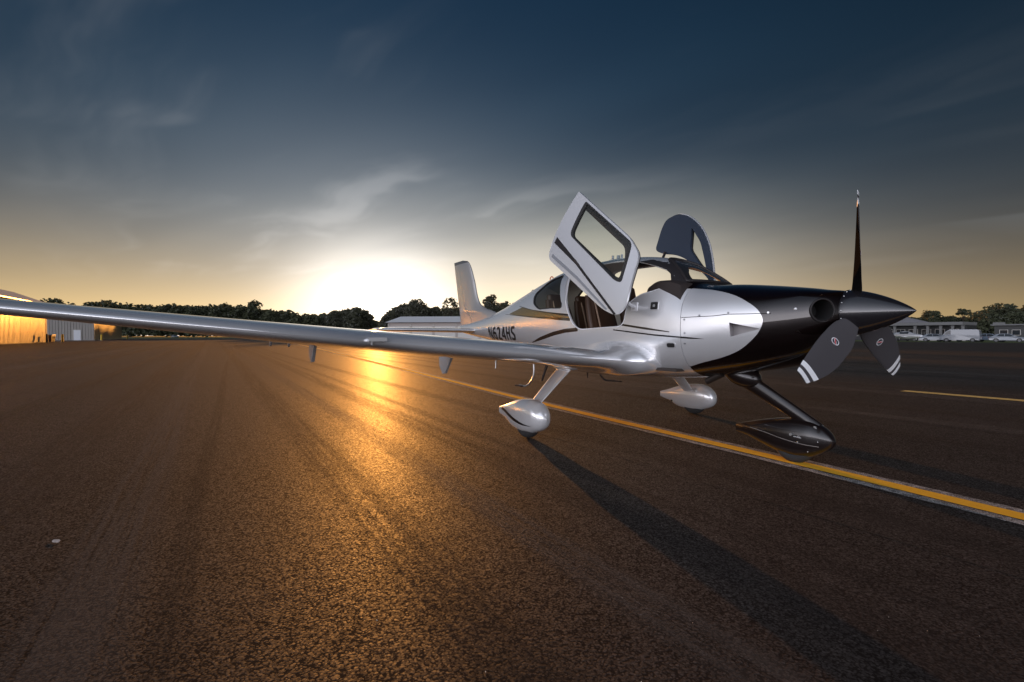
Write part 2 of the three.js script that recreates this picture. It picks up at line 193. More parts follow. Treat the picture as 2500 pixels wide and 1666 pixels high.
// stations: x, top, bottom, half width, height of the widest point, upper and lower roundness
const ST = [
  [1.09, 1.500, 1.10, 0.20, 1.32, 2.0, 2.0], [1.05, 1.508, 1.03, 0.27, 1.31, 2.5, 2.0], [0.98, 1.518, 0.975, 0.345, 1.30, 2.8, 2.1], [0.88, 1.538, 0.925, 0.405, 1.285, 2.85, 2.2],
  [0.74, 1.562, 0.878, 0.455, 1.27, 2.75, 2.3], [0.50, 1.598, 0.822, 0.505, 1.25, 2.6, 2.4], [0.25, 1.628, 0.775, 0.545, 1.23, 2.7, 2.5], [0.00, 1.645, 0.730, 0.578, 1.21, 2.8, 2.5],
  [-0.10, 1.675, 0.712, 0.590, 1.21, 2.75, 2.5], [-0.20, 1.765, 0.700, 0.600, 1.21, 2.65, 2.5], [-0.30, 1.835, 0.690, 0.608, 1.21, 2.6, 2.5], [-0.50, 1.955, 0.675, 0.622, 1.22, 2.5, 2.5],
  [-0.75, 2.030, 0.662, 0.632, 1.23, 2.45, 2.5], [-1.0, 2.070, 0.655, 0.638, 1.24, 2.4, 2.5], [-1.3, 2.095, 0.650, 0.640, 1.25, 2.4, 2.5], [-1.6, 2.100, 0.655, 0.638, 1.26, 2.4, 2.5],
  [-1.9, 2.095, 0.670, 0.625, 1.27, 2.4, 2.4], [-2.3, 2.060, 0.710, 0.585, 1.28, 2.35, 2.3], [-2.8, 1.960, 0.780, 0.515, 1.28, 2.25, 2.2], [-3.4, 1.810, 0.870, 0.425, 1.28, 2.15, 2.15],
  [-4.1, 1.620, 0.970, 0.320, 1.28, 2.1, 2.1], [-4.8, 1.480, 1.06, 0.225, 1.27, 2.0, 2.0], [-5.4, 1.400, 1.13, 0.150, 1.26, 2.0, 2.0], [-5.95, 1.350, 1.20, 0.07, 1.27, 2.0, 2.0]].reverse();
const F = [1, 2, 3, 4, 5, 6].map((k) => pchip(ST, k));
function ring(x, inset = 0, N = 120) {
  const [top, bot, hw, ym, nt, nb] = F.map((f) => f(x)), out = [];
  for (let k = 0; k < N; k++) { const a = k / N * 2 * Math.PI, c = Math.cos(a), s = Math.sin(a), n = s >= 0 ? nt : nb, h = (s >= 0 ? top - ym : ym - bot) - inset; out.push(V(x, ym + h * Math.sign(s) * Math.abs(s) ** (2 / n), (hw - inset) * Math.sign(c) * Math.abs(c) ** (2 / n))); }
  return out;
}
function sideZ(x, y) { const [top, bot, hw, ym, nt, nb] = F.map((f) => f(x)); const a = y > ym ? (y - ym) / (top - ym) : (ym - y) / (ym - bot), n = y > ym ? nt : nb; return a < 1 ? hw * (1 - a ** n) ** (1 / n) : 0; }
function skin(x0, x1, n, inset, uv, N) { const r = []; for (let i = 0; i <= n; i++) r.push(ring(lerp(x0, x1, i / n), inset, N)); return loft(r, { uv }); }
const depthIn = (p) => { // how far under the skin a point lies, roughly, in metres
  const [top, bot, hw, ym, nt, nb] = F.map((f) => f(p.x)), up = p.y > ym, n = up ? nt : nb, h = up ? top - ym : ym - bot, k = (Math.abs(p.z / hw) ** n + Math.abs((p.y - ym) / h) ** n) ** (1 / n); return (1 - k) * Math.min(hw, h);
};
function finer(g) { const p = g.attributes.position, o = [], q = [0, 1, 2].map(() => V()), m = V(); for (let i = 0; i < p.count; i += 3) { q.forEach((v, k) => v.fromBufferAttribute(p, i + k)); const h = q.map((v, k) => v.clone().add(q[(k + 1) % 3]).multiplyScalar(0.5)); for (const t of [[q[0], h[0], h[2]], [h[0], q[1], h[1]], [h[2], h[1], q[2]], [h[0], h[1], h[2]]]) t.forEach((v) => o.push(v.x, v.y, v.z)); } const r = new THREE.BufferGeometry(); r.setAttribute('position', new THREE.Float32BufferAttribute(o, 3)); return r; }
function sound(g, c0, c1, wall) { // drops faces that a cut left hanging outside the skin or across the hollow cabin
  g = g.index ? g : mergeVertices(g); const P = g.attributes.position, I = g.index.array, keep = [], groups = [], a = V(), b = V(), c = V(), m = V();
  for (const gr of g.groups.length ? g.groups : [{ start: 0, count: I.length, materialIndex: 0 }]) { const s0 = keep.length; for (let i = gr.start; i < Math.min(I.length, gr.start + gr.count); i += 3) { a.fromBufferAttribute(P, I[i]); b.fromBufferAttribute(P, I[i + 1]); c.fromBufferAttribute(P, I[i + 2]); let ok = true; for (const [u, v, w] of [[1, 1, 1], [2, 2, 0], [2, 0, 2], [0, 2, 2]]) { m.set(0, 0, 0).addScaledVector(a, u).addScaledVector(b, v).addScaledVector(c, w).divideScalar(u + v + w); const d = depthIn(m); if (d < -0.012 || (m.x > c0 + 0.05 && m.x < c1 - 0.03 && d > wall + 0.02)) ok = false; } if (ok) keep.push(I[i], I[i + 1], I[i + 2]); } groups.push([s0, keep.length - s0, gr.materialIndex]); }
  g.setIndex(keep); g.clearGroups(); groups.forEach((q) => g.addGroup(...q)); return g;
}
const EV = new Evaluator(); EV.attributes = ['position', 'normal', 'uv']; EV.useGroups = true;
const brush = (g, m) => { g = g.index ? g : mergeVertices(g); if (!g.attributes.uv) g.setAttribute('uv', new THREE.Float32BufferAttribute(new Float32Array(g.attributes.position.count * 2), 2)); const b = new Brush(g, m); b.updateMatrixWorld(); return b; };
// paint: flat print of the scheme as seen from the side
const WHITE = '#e9e9ea', BLACK = '#150b0a';
const paintFuse = canvasTexture(2048, 640, (g, w, h) => {
  const X = (x) => (x + 6.05) / 6.05 * w, Y = (y) => (2.2 - y) / 1.65 * h;
  g.fillStyle = WHITE; g.fillRect(0, 0, w, h);
  const poly = (c, p) => { g.fillStyle = c; g.beginPath(); p.forEach(([x, y], i) => i ? g.lineTo(X(x), Y(y)) : g.moveTo(X(x), Y(y))); g.fill(); };
  const band = (c, top, bot) => poly(c, [...top, ...bot.slice().reverse()]);
  band('#8a7346', [[-3.5, 1.488], [-3.06, 1.568], [-2.69, 1.497], [-1.70, 1.392]], [[-3.5, 1.478], [-3.06, 1.435], [-2.66, 1.398], [-1.70, 1.342]]);  // gold between the two stripes: a warm reflection put into the paint
  band('#17110f', [[-3.2, 1.592], [-2.69, 1.508], [-2.2, 1.452], [-1.7, 1.404]], [[-3.2, 1.588], [-2.69, 1.498], [-2.2, 1.436], [-1.7, 1.376]]);
  band('#17110f', [[-3.7, 1.487], [-2.66, 1.412], [-1.7, 1.356]], [[-3.7, 1.483], [-2.66, 1.392], [-1.7, 1.318]]);
  band('#17110f', [[-0.9, 1.275], [-0.5, 1.220], [-0.22, 1.176]], [[-0.9, 1.255], [-0.5, 1.199], [-0.22, 1.169]]);
  band('#17110f', [[-0.95, 1.206], [-0.4, 1.150], [0.0, 1.120]], [[-0.95, 1.195], [-0.4, 1.135], [0.0, 1.105]]);
  band('#4a3a30', [[-2.76, 1.035], [-2.45, 1.115], [-2.07, 1.188], [-1.80, 1.222], [-1.55, 1.235]], [[-2.76, 1.030], [-2.45, 1.07], [-2.07, 1.135], [-1.80, 1.172], [-1.55, 1.188]]);
  poly(BLACK, [[-0.27, 1.612], [-0.12, 1.600], [-0.02, 1.59], [0, 1.8], [-0.12, 1.72], [-0.3, 1.66]]);
});
const paintCowl = canvasTexture(1024, 1024, (g, w, h) => {
  const X = (x) => (x + 0.15) / 1.3 * w, Y = (y) => (1.75 - y) / 1.1 * h;
  g.fillStyle = BLACK; g.fillRect(0, 0, w, h);
  const p = [[-0.40, 1.625], [-0.256, 1.61], [-0.103, 1.601], [0.117, 1.569], [0.349, 1.505], [0.493, 1.434], [0.59, 1.364], [0.633, 1.299], [0.640, 1.253], [0.616, 1.184], [0.562, 1.115], [0.434, 1.012], [0.267, 0.939], [0.056, 0.879], [-0.132, 0.822], [-0.40, 0.77]];
  const cur = new THREE.CatmullRomCurve3(p.map(([x, y]) => V(x, y, 0))).getPoints(160);
  g.fillStyle = WHITE; g.beginPath(); cur.forEach((q, i) => i ? g.lineTo(X(q.x), Y(q.y)) : g.moveTo(X(q.x), Y(q.y))); g.fill();
  g.fillStyle = '#17110f'; g.beginPath(); [[-0.2, 1.136], [0.0, 1.120], [0.14, 1.105], [0.0, 1.105], [-0.2, 1.119]].forEach(([x, y], i) => i ? g.lineTo(X(x), Y(y)) : g.moveTo(X(x), Y(y))); g.fill();
});
const gloss = { clearcoat: 1, clearcoatRoughness: 0.04 };
const fuseUV = (p) => [(p.x + 6.05) / 6.05, (p.y - 0.55) / 1.65], cowlUV = (p) => [(p.x + 0.15) / 1.3, (p.y - 0.65) / 1.1];
const fusePaint = phys([1, 1, 1], 0.26, { metalness: 0.5, map: paintFuse, ...gloss }), cowlPaint = phys([1, 1, 1], 0.26, { metalness: 0.5, map: paintCowl, ...gloss });
const whitePaint = phys([0.86, 0.86, 0.87], 0.24, { metalness: 0.45, ...gloss }), white = phys([0.82, 0.82, 0.83], 0.16, { metalness: 0.55, ...gloss }), black = phys([0.010, 0.006, 0.0055], 0.3, { clearcoat: 0.6, clearcoatRoughness: 0.04 });
const lining = std([0.50, 0.46, 0.40], 0.75), darkTrim = std([0.020, 0.017, 0.018], 0.6), gapDark = std([0.012, 0.011, 0.011], 0.8), rubber = std([0.026, 0.025, 0.025], 0.8);
const leather = phys([0.060, 0.030, 0.016], 0.45, { sheen: 0.3 }), metal = std([0.62, 0.62, 0.62], 0.3, { metalness: 0.9 }), rimWhite = phys([0.78, 0.78, 0.79], 0.4, gloss);
const glass = new THREE.MeshPhysicalMaterial({ color: col(0.97, 0.98, 0.95), roughness: 0.02, transmission: 1, thickness: 0, ior: 1.5 });
const tinted = new THREE.MeshPhysicalMaterial({ color: col(0.88, 0.90, 0.84), roughness: 0.02, transmission: 1, thickness: 0, ior: 1.5 });

const doorPoly = rounded([[-1.585, 1.205], [-0.80, 1.238], [-0.765, 1.475], [-0.60, 1.570], [-0.47, 1.592], [-0.295, 1.640], [-0.29, 1.724], [-0.423, 1.826], [-0.632, 1.906], [-0.836, 1.968], [-1.10, 2.012], [-1.80, 2.024], [-1.97, 1.985], [-1.78, 1.45]], [0.17, 0.1, 0.1, 0.05, 0.03, 0.015, 0.03, 0.05, 0.1, 0.1, 0.1, 0.1, 0.1, 0.2]);
const rearWinPoly = rounded([[-1.875, 1.490], [-2.50, 1.505], [-2.70, 1.60], [-2.76, 1.74], [-2.45, 1.915], [-2.13, 1.955]], [0.07, 0.08, 0.1, 0.12, 0.08, 0.05]);
const screenPoly = [[-0.180, 1.69], [-0.02, 1.685], [0.2, 1.69], [0.2, 2.3], [-0.64, 2.3], [-0.61, 1.99], [-0.493, 1.934], [-0.35, 1.832]].map((p) => new THREE.Vector2(...p));
{
  let b = brush(skin(-5.95, -0.102, 150, 0, fuseUV, 144), fusePaint);
  b = EV.evaluate(b, brush(skin(-3.05, -0.14, 60, 0.032, fuseUV, 96), lining), SUBTRACTION);
  b = EV.evaluate(b, brush(prism(doorPoly, -1, 1), rimWhite), SUBTRACTION);
  b = EV.evaluate(b, brush(prism(rearWinPoly, -1, 1), darkTrim), SUBTRACTION);
  b = EV.evaluate(b, brush(prism(screenPoly, -1, 1), darkTrim), SUBTRACTION);
  b.geometry = sound(b.geometry, -3.05, -0.14, 0.032);
  const fus = mesh('fuselage', b.geometry, b.material, plane);
  const one = skin(-3.3, -0.05, 110, 0.010, fuseUV, 144);
  const pane = (poly, z0, z1) => { EV.useGroups = false; const r = EV.evaluate(brush(one.clone(), glass), brush(prism(poly, z0, z1), glass), HOLLOW_INTERSECTION).geometry; EV.useGroups = true; return r; };
  mesh('rear_window', pane(rearWinPoly, 0.02, 1), tinted, fus); mesh('rear_window', pane(rearWinPoly, -1, -0.02), tinted, fus);
  mesh('windshield', pane(screenPoly, -1, 1), glass, plane);
  const seal = (poly, s, r, m, name, parent) => mesh(name, new THREE.TubeGeometry(new THREE.CatmullRomCurve3(poly.filter((p, i) => i === 0 || p.distanceTo(poly[i - 1]) > 0.008).map((p) => V(p.x, p.y, s * (sideZ(p.x, p.y) - 0.006))), true, 'catmullrom', 0.2), 220, r, 8, true), m, parent);
  for (const s of [1, -1]) { seal(rearWinPoly, s, 0.010, rubber, 'window_seal', fus); seal(doorPoly, s, 0.008, rimWhite, 'door_jamb', fus); }
  const crest = (z) => { let lo = -0.32, hi = -0.05; for (let i = 0; i < 30; i++) { const m = (lo + hi) / 2, [top, , hw, ym, nt] = F.map((f) => f(m)); (Math.abs(z) < hw && ym + (top - ym) * (1 - Math.abs(z / hw) ** nt) ** (1 / nt) > 1.69) ? lo = m : hi = m; } return lo; };
  const path = []; for (let k = 0; k <= 12; k++) { const z = 0.375 - k / 12 * 0.75; path.push(V(crest(z), 1.69, z)); }
  const pillar = [[-0.260, 1.758], [-0.35, 1.832], [-0.42, 1.886], [-0.493, 1.934], [-0.56, 1.966], [-0.606, 1.989]]; pillar.forEach(([x, y]) => path.push(V(x, y, -sideZ(x, y)))); const zr = sideZ(-0.618, 2.0); for (const t of [-0.6, 0, 0.6]) { const [top, , hw, ym, nt] = F.map((f) => f(-0.63)); path.push(V(-0.63, ym + (top - ym) * (1 - Math.abs(t * zr / hw) ** nt) ** (1 / nt), t * zr)); } pillar.slice().reverse().forEach(([x, y]) => path.push(V(x, y, sideZ(x, y))));
  mesh('windshield_frame', new THREE.TubeGeometry(new THREE.CatmullRomCurve3(path, true, 'catmullrom', 0.3), 260, 0.017, 10, true), darkTrim, plane);
  for (const s of [1, -1]) mesh('windshield_post', loft([[-0.16, 1.655, -0.29, 1.655], [-0.205, 1.70, -0.30, 1.69], [-0.28, 1.772, -0.355, 1.772], [-0.35, 1.832, -0.423, 1.826], [-0.42, 1.886, -0.52, 1.868], [-0.493, 1.934, -0.632, 1.906], [-0.56, 1.966, -0.74, 1.940], [-0.606, 1.989, -0.836, 1.968]].map(([a, b, c, d]) => [[a, b, 0.012], [(a + c) / 2, (b + d) / 2, 0.014], [c, d, 0.012], [c, d, -0.02], [a, b, -0.02]].map(([x, y, l]) => V(x, y, s * (sideZ(x, y) + l)))), { flip: s > 0 }), darkTrim, plane);
  // bulkheads
  mesh('firewall', loft([ring(-0.118, 0.012), ring(-0.104, 0.012)]), gapDark, fus);
  // lettering that follows the skin
  const font = await new FontLoader().loadAsync('fonts/droid/droid_sans_bold.typeface.json');
  const txt = 'N624HS', letters = [];
  [...txt].forEach((ch, i) => {
    const shapes = font.generateShapes(ch, 0.215); let g = new THREE.ShapeGeometry(shapes, 6); g.computeBoundingBox(); const bb = g.boundingBox, w = bb.max.x - bb.min.x; g = finer(finer(g.toNonIndexed()));
    const p = g.attributes.position; for (let k = 0; k < p.count; k++) { const x = -4.38 + i * 0.192 + (p.getX(k) - bb.min.x) / w * 0.152 + 0.12 * (p.getY(k) - 0.1), y = 1.062 + p.getY(k) * 1.03; p.setXYZ(k, x, y, sideZ(x, y) + 0.005); } g.computeVertexNormals(); letters.push(g);
  });
  mesh('registration_lettering', letters, std([0.012, 0.010, 0.010], 0.5), fus);
  // small fittings on the right side
  const onSide = (x, y, lift = 0) => V(x, y, sideZ(x, y) + lift);
  const plate = (x, y, w, h, t, m, name, r, parent = fus) => { const z = sideZ(x, y), dzx = (sideZ(x + 0.02, y) - sideZ(x - 0.02, y)) / 0.04, dzy = (sideZ(x, y + 0.02) - sideZ(x, y - 0.02)) / 0.04; const g = new THREE.ExtrudeGeometry(new THREE.Shape(rounded([[-w / 2, -h / 2], [w / 2, -h / 2], [w / 2, h / 2], [-w / 2, h / 2]], r)), { depth: t, bevelEnabled: false, curveSegments: 4 }).translate(0, 0, -t * 0.4); g.applyQuaternion(new THREE.Quaternion().setFromUnitVectors(V(0, 0, 1), V(-dzx, -dzy, 1).normalize())); g.translate(x, y, z); return mesh(name, g, m, parent); };
  plate(-0.405, 1.440, 0.098, 0.092, 0.008, white, 'vent_frame', 0.012); plate(-0.405, 1.440, 0.082, 0.076, 0.012, gapDark, 'air_vent', 0.012); plate(-0.405, 1.440, 0.026, 0.026, 0.018, std([0.3, 0.3, 0.3], 0.4), 'vent_knob', 0.008);
  plate(-0.212, 1.041, 0.105, 0.058, 0.006, white, 'port_rim', 0.03); plate(-0.212, 1.041, 0.085, 0.042, 0.010, gapDark, 'fuel_port', 0.021);
  for (const [x, y] of [[-0.06, 1.29], [0.09, 1.325], [0.355, 1.34], [-0.06, 1.06], [0.68, 1.33], [-0.055, 1.16]]) plate(x, y, 0.017, 0.017, 0.006, x > 0.6 ? metal : std([0.25, 0.25, 0.26], 0.35, { metalness: 0.8 }), 'fastener', 0.008, plane);

  // cowling with its recessed side inlet and the split line between the halves
  let c = brush(skin(-0.097, 1.09, 70, 0, cowlUV, 160), cowlPaint);
  const wedge = (s) => { const A = V(0.622, 1.193, 0.47), T = V(0.379, 1.253, 0.515), B = V(0.387, 1.126, 0.505), o = (p, d) => V(p.x, p.y, (p.z + d) * s), pts = [o(A, 0.03), o(T, 0.05), o(B, 0.05), o(A, 0.0), o(V(T.x - 0.05, T.y, T.z), -0.10), o(V(B.x - 0.05, B.y, B.z), -0.10)]; const f = [[0, 1, 2], [3, 5, 4], [0, 3, 1], [1, 3, 4], [1, 4, 2], [2, 4, 5], [2, 5, 0], [0, 5, 3]], pos = []; for (const t of f) (s > 0 ? t : [t[0], t[2], t[1]]).forEach((k) => pos.push(pts[k].x, pts[k].y, pts[k].z)); const g = new THREE.BufferGeometry(); g.setAttribute('position', new THREE.Float32BufferAttribute(pos, 3)); g.computeVertexNormals(); return g; };
  for (const s of [1, -1]) c = EV.evaluate(c, brush(wedge(s), phys([0.42, 0.40, 0.40], 0.5)), SUBTRACTION);
  for (const s of [1, -1]) { // groove: a thin blade that follows the skin
    const P = [[-0.12, 1.310], [0.10, 1.314], [0.22, 1.316], [0.36, 1.327], [0.52, 1.324], [0.70, 1.322]], rr = []; for (let i = 0; i <= 24; i++) { const x = lerp(-0.12, 0.70, i / 24), y = pchip(P, 1)(x), z = sideZ(Math.max(x, -0.09), y); rr.push([V(x, y - 0.003, s * (z - 0.012)), V(x, y - 0.003, s * (z + 0.03)), V(x, y + 0.003, s * (z + 0.03)), V(x, y + 0.003, s * (z - 0.012))]); }
    c = EV.evaluate(c, brush(plain(loft(rr, { flip: s > 0 })), gapDark), SUBTRACTION);
  }
  for (const s of [1, -1]) c = EV.evaluate(c, brush(plain(new THREE.CylinderGeometry(0.088, 0.07, 0.34, 40).rotateZ(-Math.PI / 2).rotateY(-s * 0.62).translate(0.99, 1.338, s * 0.275)), gapDark), SUBTRACTION);
  const cowl = mesh('cowling', c.geometry, c.material, plane);
  const lipBlack = std([0.010, 0.007, 0.007], 0.55), lip = new THREE.TorusGeometry(0.091, 0.008, 14, 48).rotateY(Math.PI / 2).rotateY(-0.62);
  mesh('intake_lip', lip.clone().translate(1.018, 1.338, 0.296), lipBlack, cowl); mesh('intake_lip', new THREE.TorusGeometry(0.091, 0.008, 14, 48).rotateY(Math.PI / 2 + 0.62).translate(1.018, 1.338, -0.296), lipBlack, cowl);
  mesh('cowl_light', new THREE.SphereGeometry(0.012, 14, 10).translate(0.868, 1.353, sideZ(0.868, 1.353)), phys([0.9, 0.9, 0.9], 0.1, gloss), cowl);
}

// cabin furnishings
{
  const seat = (z, x, back) => {
    const s = new THREE.Group(); s.name = 'seat'; plane.add(s); s.position.set(x, 0.80, z);
    mesh('cushion', new RoundedBoxGeometry(0.52, 0.16, 0.46, 4, 0.06).translate(-0.05, 0.20, 0), leather, s);
    const rr = []; for (let i = 0; i <= 10; i++) { const t = i / 10, w = (0.235 - 0.055 * t ** 3) , th = 0.07 - 0.02 * t, cx = -0.27 - 0.20 * t, cy = 0.18 + 0.66 * t; const o = []; for (let k = 0; k < 40; k++) { const a = k / 40 * 2 * Math.PI, c = Math.cos(a), q = Math.sin(a), pl = 0.006 * Math.cos(c * 14); o.push(V(cx + (th + (q > 0 ? pl : 0)) * Math.sign(q) * Math.abs(q) ** 0.6, cy, w * Math.sign(c) * Math.abs(c) ** 0.7)); } rr.push(o); }
    mesh('seat_back', loft(rr), leather, s); mesh('headrest', new RoundedBoxGeometry(0.09, 0.17, 0.26, 4, 0.04).rotateZ(0.25).translate(-0.50, back, 0), leather, s);
    mesh('seat_base', box(0.42, 0.12, 0.36, -0.08, 0.06, 0), darkTrim, s);
    mesh('seat_belt', tube([V(-0.42, 0.82, 0.10), V(-0.30, 0.60, 0.14), V(-0.16, 0.34, 0.20)], 0.011, 16, 6), std([0.28, 0.19, 0.13], 0.7), s);
  };
  seat(0.29, -1.12, 0.90); seat(-0.29, -1.12, 0.90); seat(0.26, -1.98, 0.84); seat(-0.26, -1.98, 0.84);
  const prof = rounded([[-0.13, 1.655], [-0.28, 1.705], [-0.47, 1.712], [-0.60, 1.645], [-0.615, 1.58], [-0.52, 1.56], [-0.50, 1.18], [-0.13, 1.18]], [0.02, 0.06, 0.1, 0.08, 0.03, 0.03, 0.02, 0.02]);
  const rr = []; for (const [z, k] of [[-0.545, 0.86], [-0.50, 0.96], [-0.42, 1], [0, 1], [0.42, 1], [0.50, 0.96], [0.545, 0.86]]) rr.push(prof.map((p) => V(-0.15 + (p.x + 0.15) * k, 1.2 + (p.y - 1.2) * (0.6 + 0.4 * k), z)));
  mesh('instrument_panel', loft(rr, { flip: true }), std([0.030, 0.022, 0.020], 0.6), plane);
  mesh('center_console', new RoundedBoxGeometry(0.62, 0.34, 0.17, 3, 0.03).translate(-0.80, 1.02, 0), darkTrim, plane);
  mesh('cabin_floor', box(2.3, 0.03, 1.05, -1.35, 0.79, 0), std([0.05, 0.04, 0.035], 0.9), plane);
  mesh('side_stick', [tube([V(-0.50, 1.36, 0.43), V(-0.62, 1.40, 0.44), V(-0.66, 1.50, 0.44)], 0.016, 12, 8)], darkTrim, plane);
  mesh('roof_console', new RoundedBoxGeometry(0.34, 0.05, 0.16, 3, 0.02).translate(-1.05, 2.005, 0), darkTrim, plane);
}

// doors: outline of each raised door in its own plane, bellied like the cabin side, with thickness
function door(out, win, zc, belly, name, face, inner, glassMat, marks, win2) {
  const g = new THREE.Group(); g.name = name; plane.add(g);
  const c = out.reduce((s, p) => s.add(p), new THREE.Vector2()).divideScalar(out.length), s = Math.sign(zc);
  const bend = (geo) => { const p = geo.attributes.position; for (let k = 0; k < p.count; k++) { const q = (p.getX(k) - belly[0]) * belly[2] + (p.getY(k) - belly[1]) * belly[3]; p.setZ(k, p.getZ(k) + s * (belly[4] - belly[5] * (q + belly[6]) ** 2)); } geo.computeVertexNormals(); return geo; };
  const fine = (poly, holes, z0, z1, m) => { // dense sheet between z0 and z1, cut to the outline
    EV.useGroups = true; const b0 = new THREE.Box2().setFromPoints(poly); const nx = 26, ny = 26, sz = b0.getSize(new THREE.Vector2());
    const bx = new THREE.BoxGeometry(sz.x + 0.1, sz.y + 0.1, Math.abs(z1 - z0), nx, ny, 1).translate((b0.min.x + b0.max.x) / 2, (b0.min.y + b0.max.y) / 2, (z0 + z1) / 2);
    const shp = new THREE.Shape(poly); holes.forEach((h) => shp.holes.push(new THREE.Path(h)));
    const cut = new THREE.ExtrudeGeometry(shp, { depth: 4, bevelEnabled: false }).translate(0, 0, (z0 + z1) / 2 - 2);
    EV.useGroups = false; const r = EV.evaluate(brush(bx, m), brush(cut, m), 3 /* intersection */).geometry; EV.useGroups = true; return r;
  };
  const shrink = (poly, k) => poly.map((p) => new THREE.Vector2(c.x + (p.x - c.x) * k, c.y + (p.y - c.y) * k));
  mesh('door_shell', toCreasedNormals(bend(fine(out, [win], zc, zc - s * 0.022, face)), 0.6), face, g);
  mesh('door_lining', toCreasedNormals(bend(fine(shrink(out, 0.97), [win2 ?? win], zc - s * 0.024, zc - s * 0.058, inner)), 0.6), inner, g);
  mesh('door_window', bend(fine(win.map((p) => p.clone()), [], zc - s * 0.006, zc - s * 0.0062, glassMat)).toNonIndexed?.() ?? win, glassMat, g);
  const wc = win.reduce((q, p) => q.add(p), new THREE.Vector2()).divideScalar(win.length), grown = win.map((p) => new THREE.Vector2(wc.x + (p.x - wc.x) * 1.045, wc.y + (p.y - wc.y) * 1.045));
  mesh('window_seal', bend(fine(grown, [win.map((p) => new THREE.Vector2(wc.x + (p.x - wc.x) * 0.98, wc.y + (p.y - wc.y) * 0.98))], zc + s * 0.003, zc - s * 0.0235, rubber)), rubber, g);
  for (const [poly, m, nm] of marks) mesh(nm, bend(fine(poly, [], zc + s * 0.0045, zc - s * 0.002, m)), m, g);
  return g;
}
const v2 = (l) => l.map((p) => new THREE.Vector2(...p));
{
  const out = rounded([[-1.406, 2.835], [-0.567, 2.142], [-0.402, 1.933], [-0.48, 1.416], [-0.598, 1.335], [-0.80, 1.415], [-1.434, 1.864], [-1.74, 2.075], [-1.68, 2.25]], [0.01, 0.07, 0.09, 0.1, 0.08, 0.08, 0.2, 0.16, 0.1]);
  const win = rounded([[-1.243, 2.658], [-0.530, 2.075], [-0.537, 1.897], [-0.572, 1.685], [-0.66, 1.718], [-1.365, 2.295]], [0.03, 0.06, 0.1, 0.05, 0.06, 0.07]);
  const win2 = rounded([[-1.278, 2.600], [-0.610, 2.045], [-0.583, 1.899], [-0.618, 1.722], [-0.69, 1.748], [-1.385, 2.300]], [0.03, 0.06, 0.1, 0.05, 0.06, 0.07]);
  const d = door(out, win, 0.85, [-1.1, 2.05, 0.566, 0.824, 0.10, 0.28, 0.38], 'right_door', whitePaint, darkTrim, glass, [
    [v2([[-1.630, 2.250], [-1.590, 2.310], [-1.213, 1.962], [-0.599, 1.353], [-0.632, 1.352], [-1.228, 1.936]]), std([0.012, 0.009, 0.009], 0.55), 'door_stripe'],
    [v2([[-1.665, 2.085], [-1.648, 2.117], [-1.198, 1.800], [-0.724, 1.412], [-0.747, 1.405], [-1.214, 1.772]]), phys([0.25, 0.26, 0.28], 0.4), 'door_pinstripe']], win2);
  mesh('door_handle', [new RoundedBoxGeometry(0.12, 0.028, 0.02, 3, 0.008).rotateZ(-0.76).translate(-1.22, 1.953, 0.932), rod(V(-1.22, 1.953, 0.90), V(-1.22, 1.953, 0.94), 0.014)], std([0.1, 0.09, 0.09], 0.3, { metalness: 0.7 }), d);
  mesh('door_hinge', [tube([V(-0.66, 1.44, 0.60), V(-0.62, 1.46, 0.72), V(-0.60, 1.50, 0.82)], 0.02, 12, 8), box(0.10, 0.10, 0.03, -0.66, 1.44, 0.61, 0, 0.01)], rimWhite, d);
  mesh('gas_strut', rod(V(-1.42, 1.98, 0.5), V(-1.25, 2.05, 0.84), 0.011), metal, d);
}
{
  const out = rounded([[-1.64, 2.33], [-1.54, 2.61], [-1.45, 2.735], [-1.23, 2.775], [-1.06, 2.70], [-0.90, 2.54], [-0.80, 2.32], [-0.752, 2.09], [-0.705, 1.72], [-0.80, 1.86], [-0.95, 2.005], [-1.13, 2.145], [-1.30, 2.225], [-1.50, 2.262]], [0.12, 0.08, 0.12, 0.12, 0.1, 0.1, 0.1, 0.1, 0.02, 0.05, 0.1, 0.1, 0.1, 0.1]);
  const win = rounded([[-1.03, 2.54], [-0.905, 2.33], [-0.848, 2.10], [-0.806, 1.91], [-0.93, 2.065], [-1.065, 2.26]], [0.03, 0.05, 0.05, 0.03, 0.05, 0.05]);
  const navy = std([0.022, 0.036, 0.062], 0.5);
  const d = door(out, win, -0.88, [-1.2, 2.35, 0.5, 0.85, 0.03, 0.22, 0], 'left_door', whitePaint, navy, glass, []);
  mesh('gas_strut', rod(V(-1.44, 2.27, -0.83), V(-1.20, 2.02, -0.42), 0.018), darkTrim, d);
}

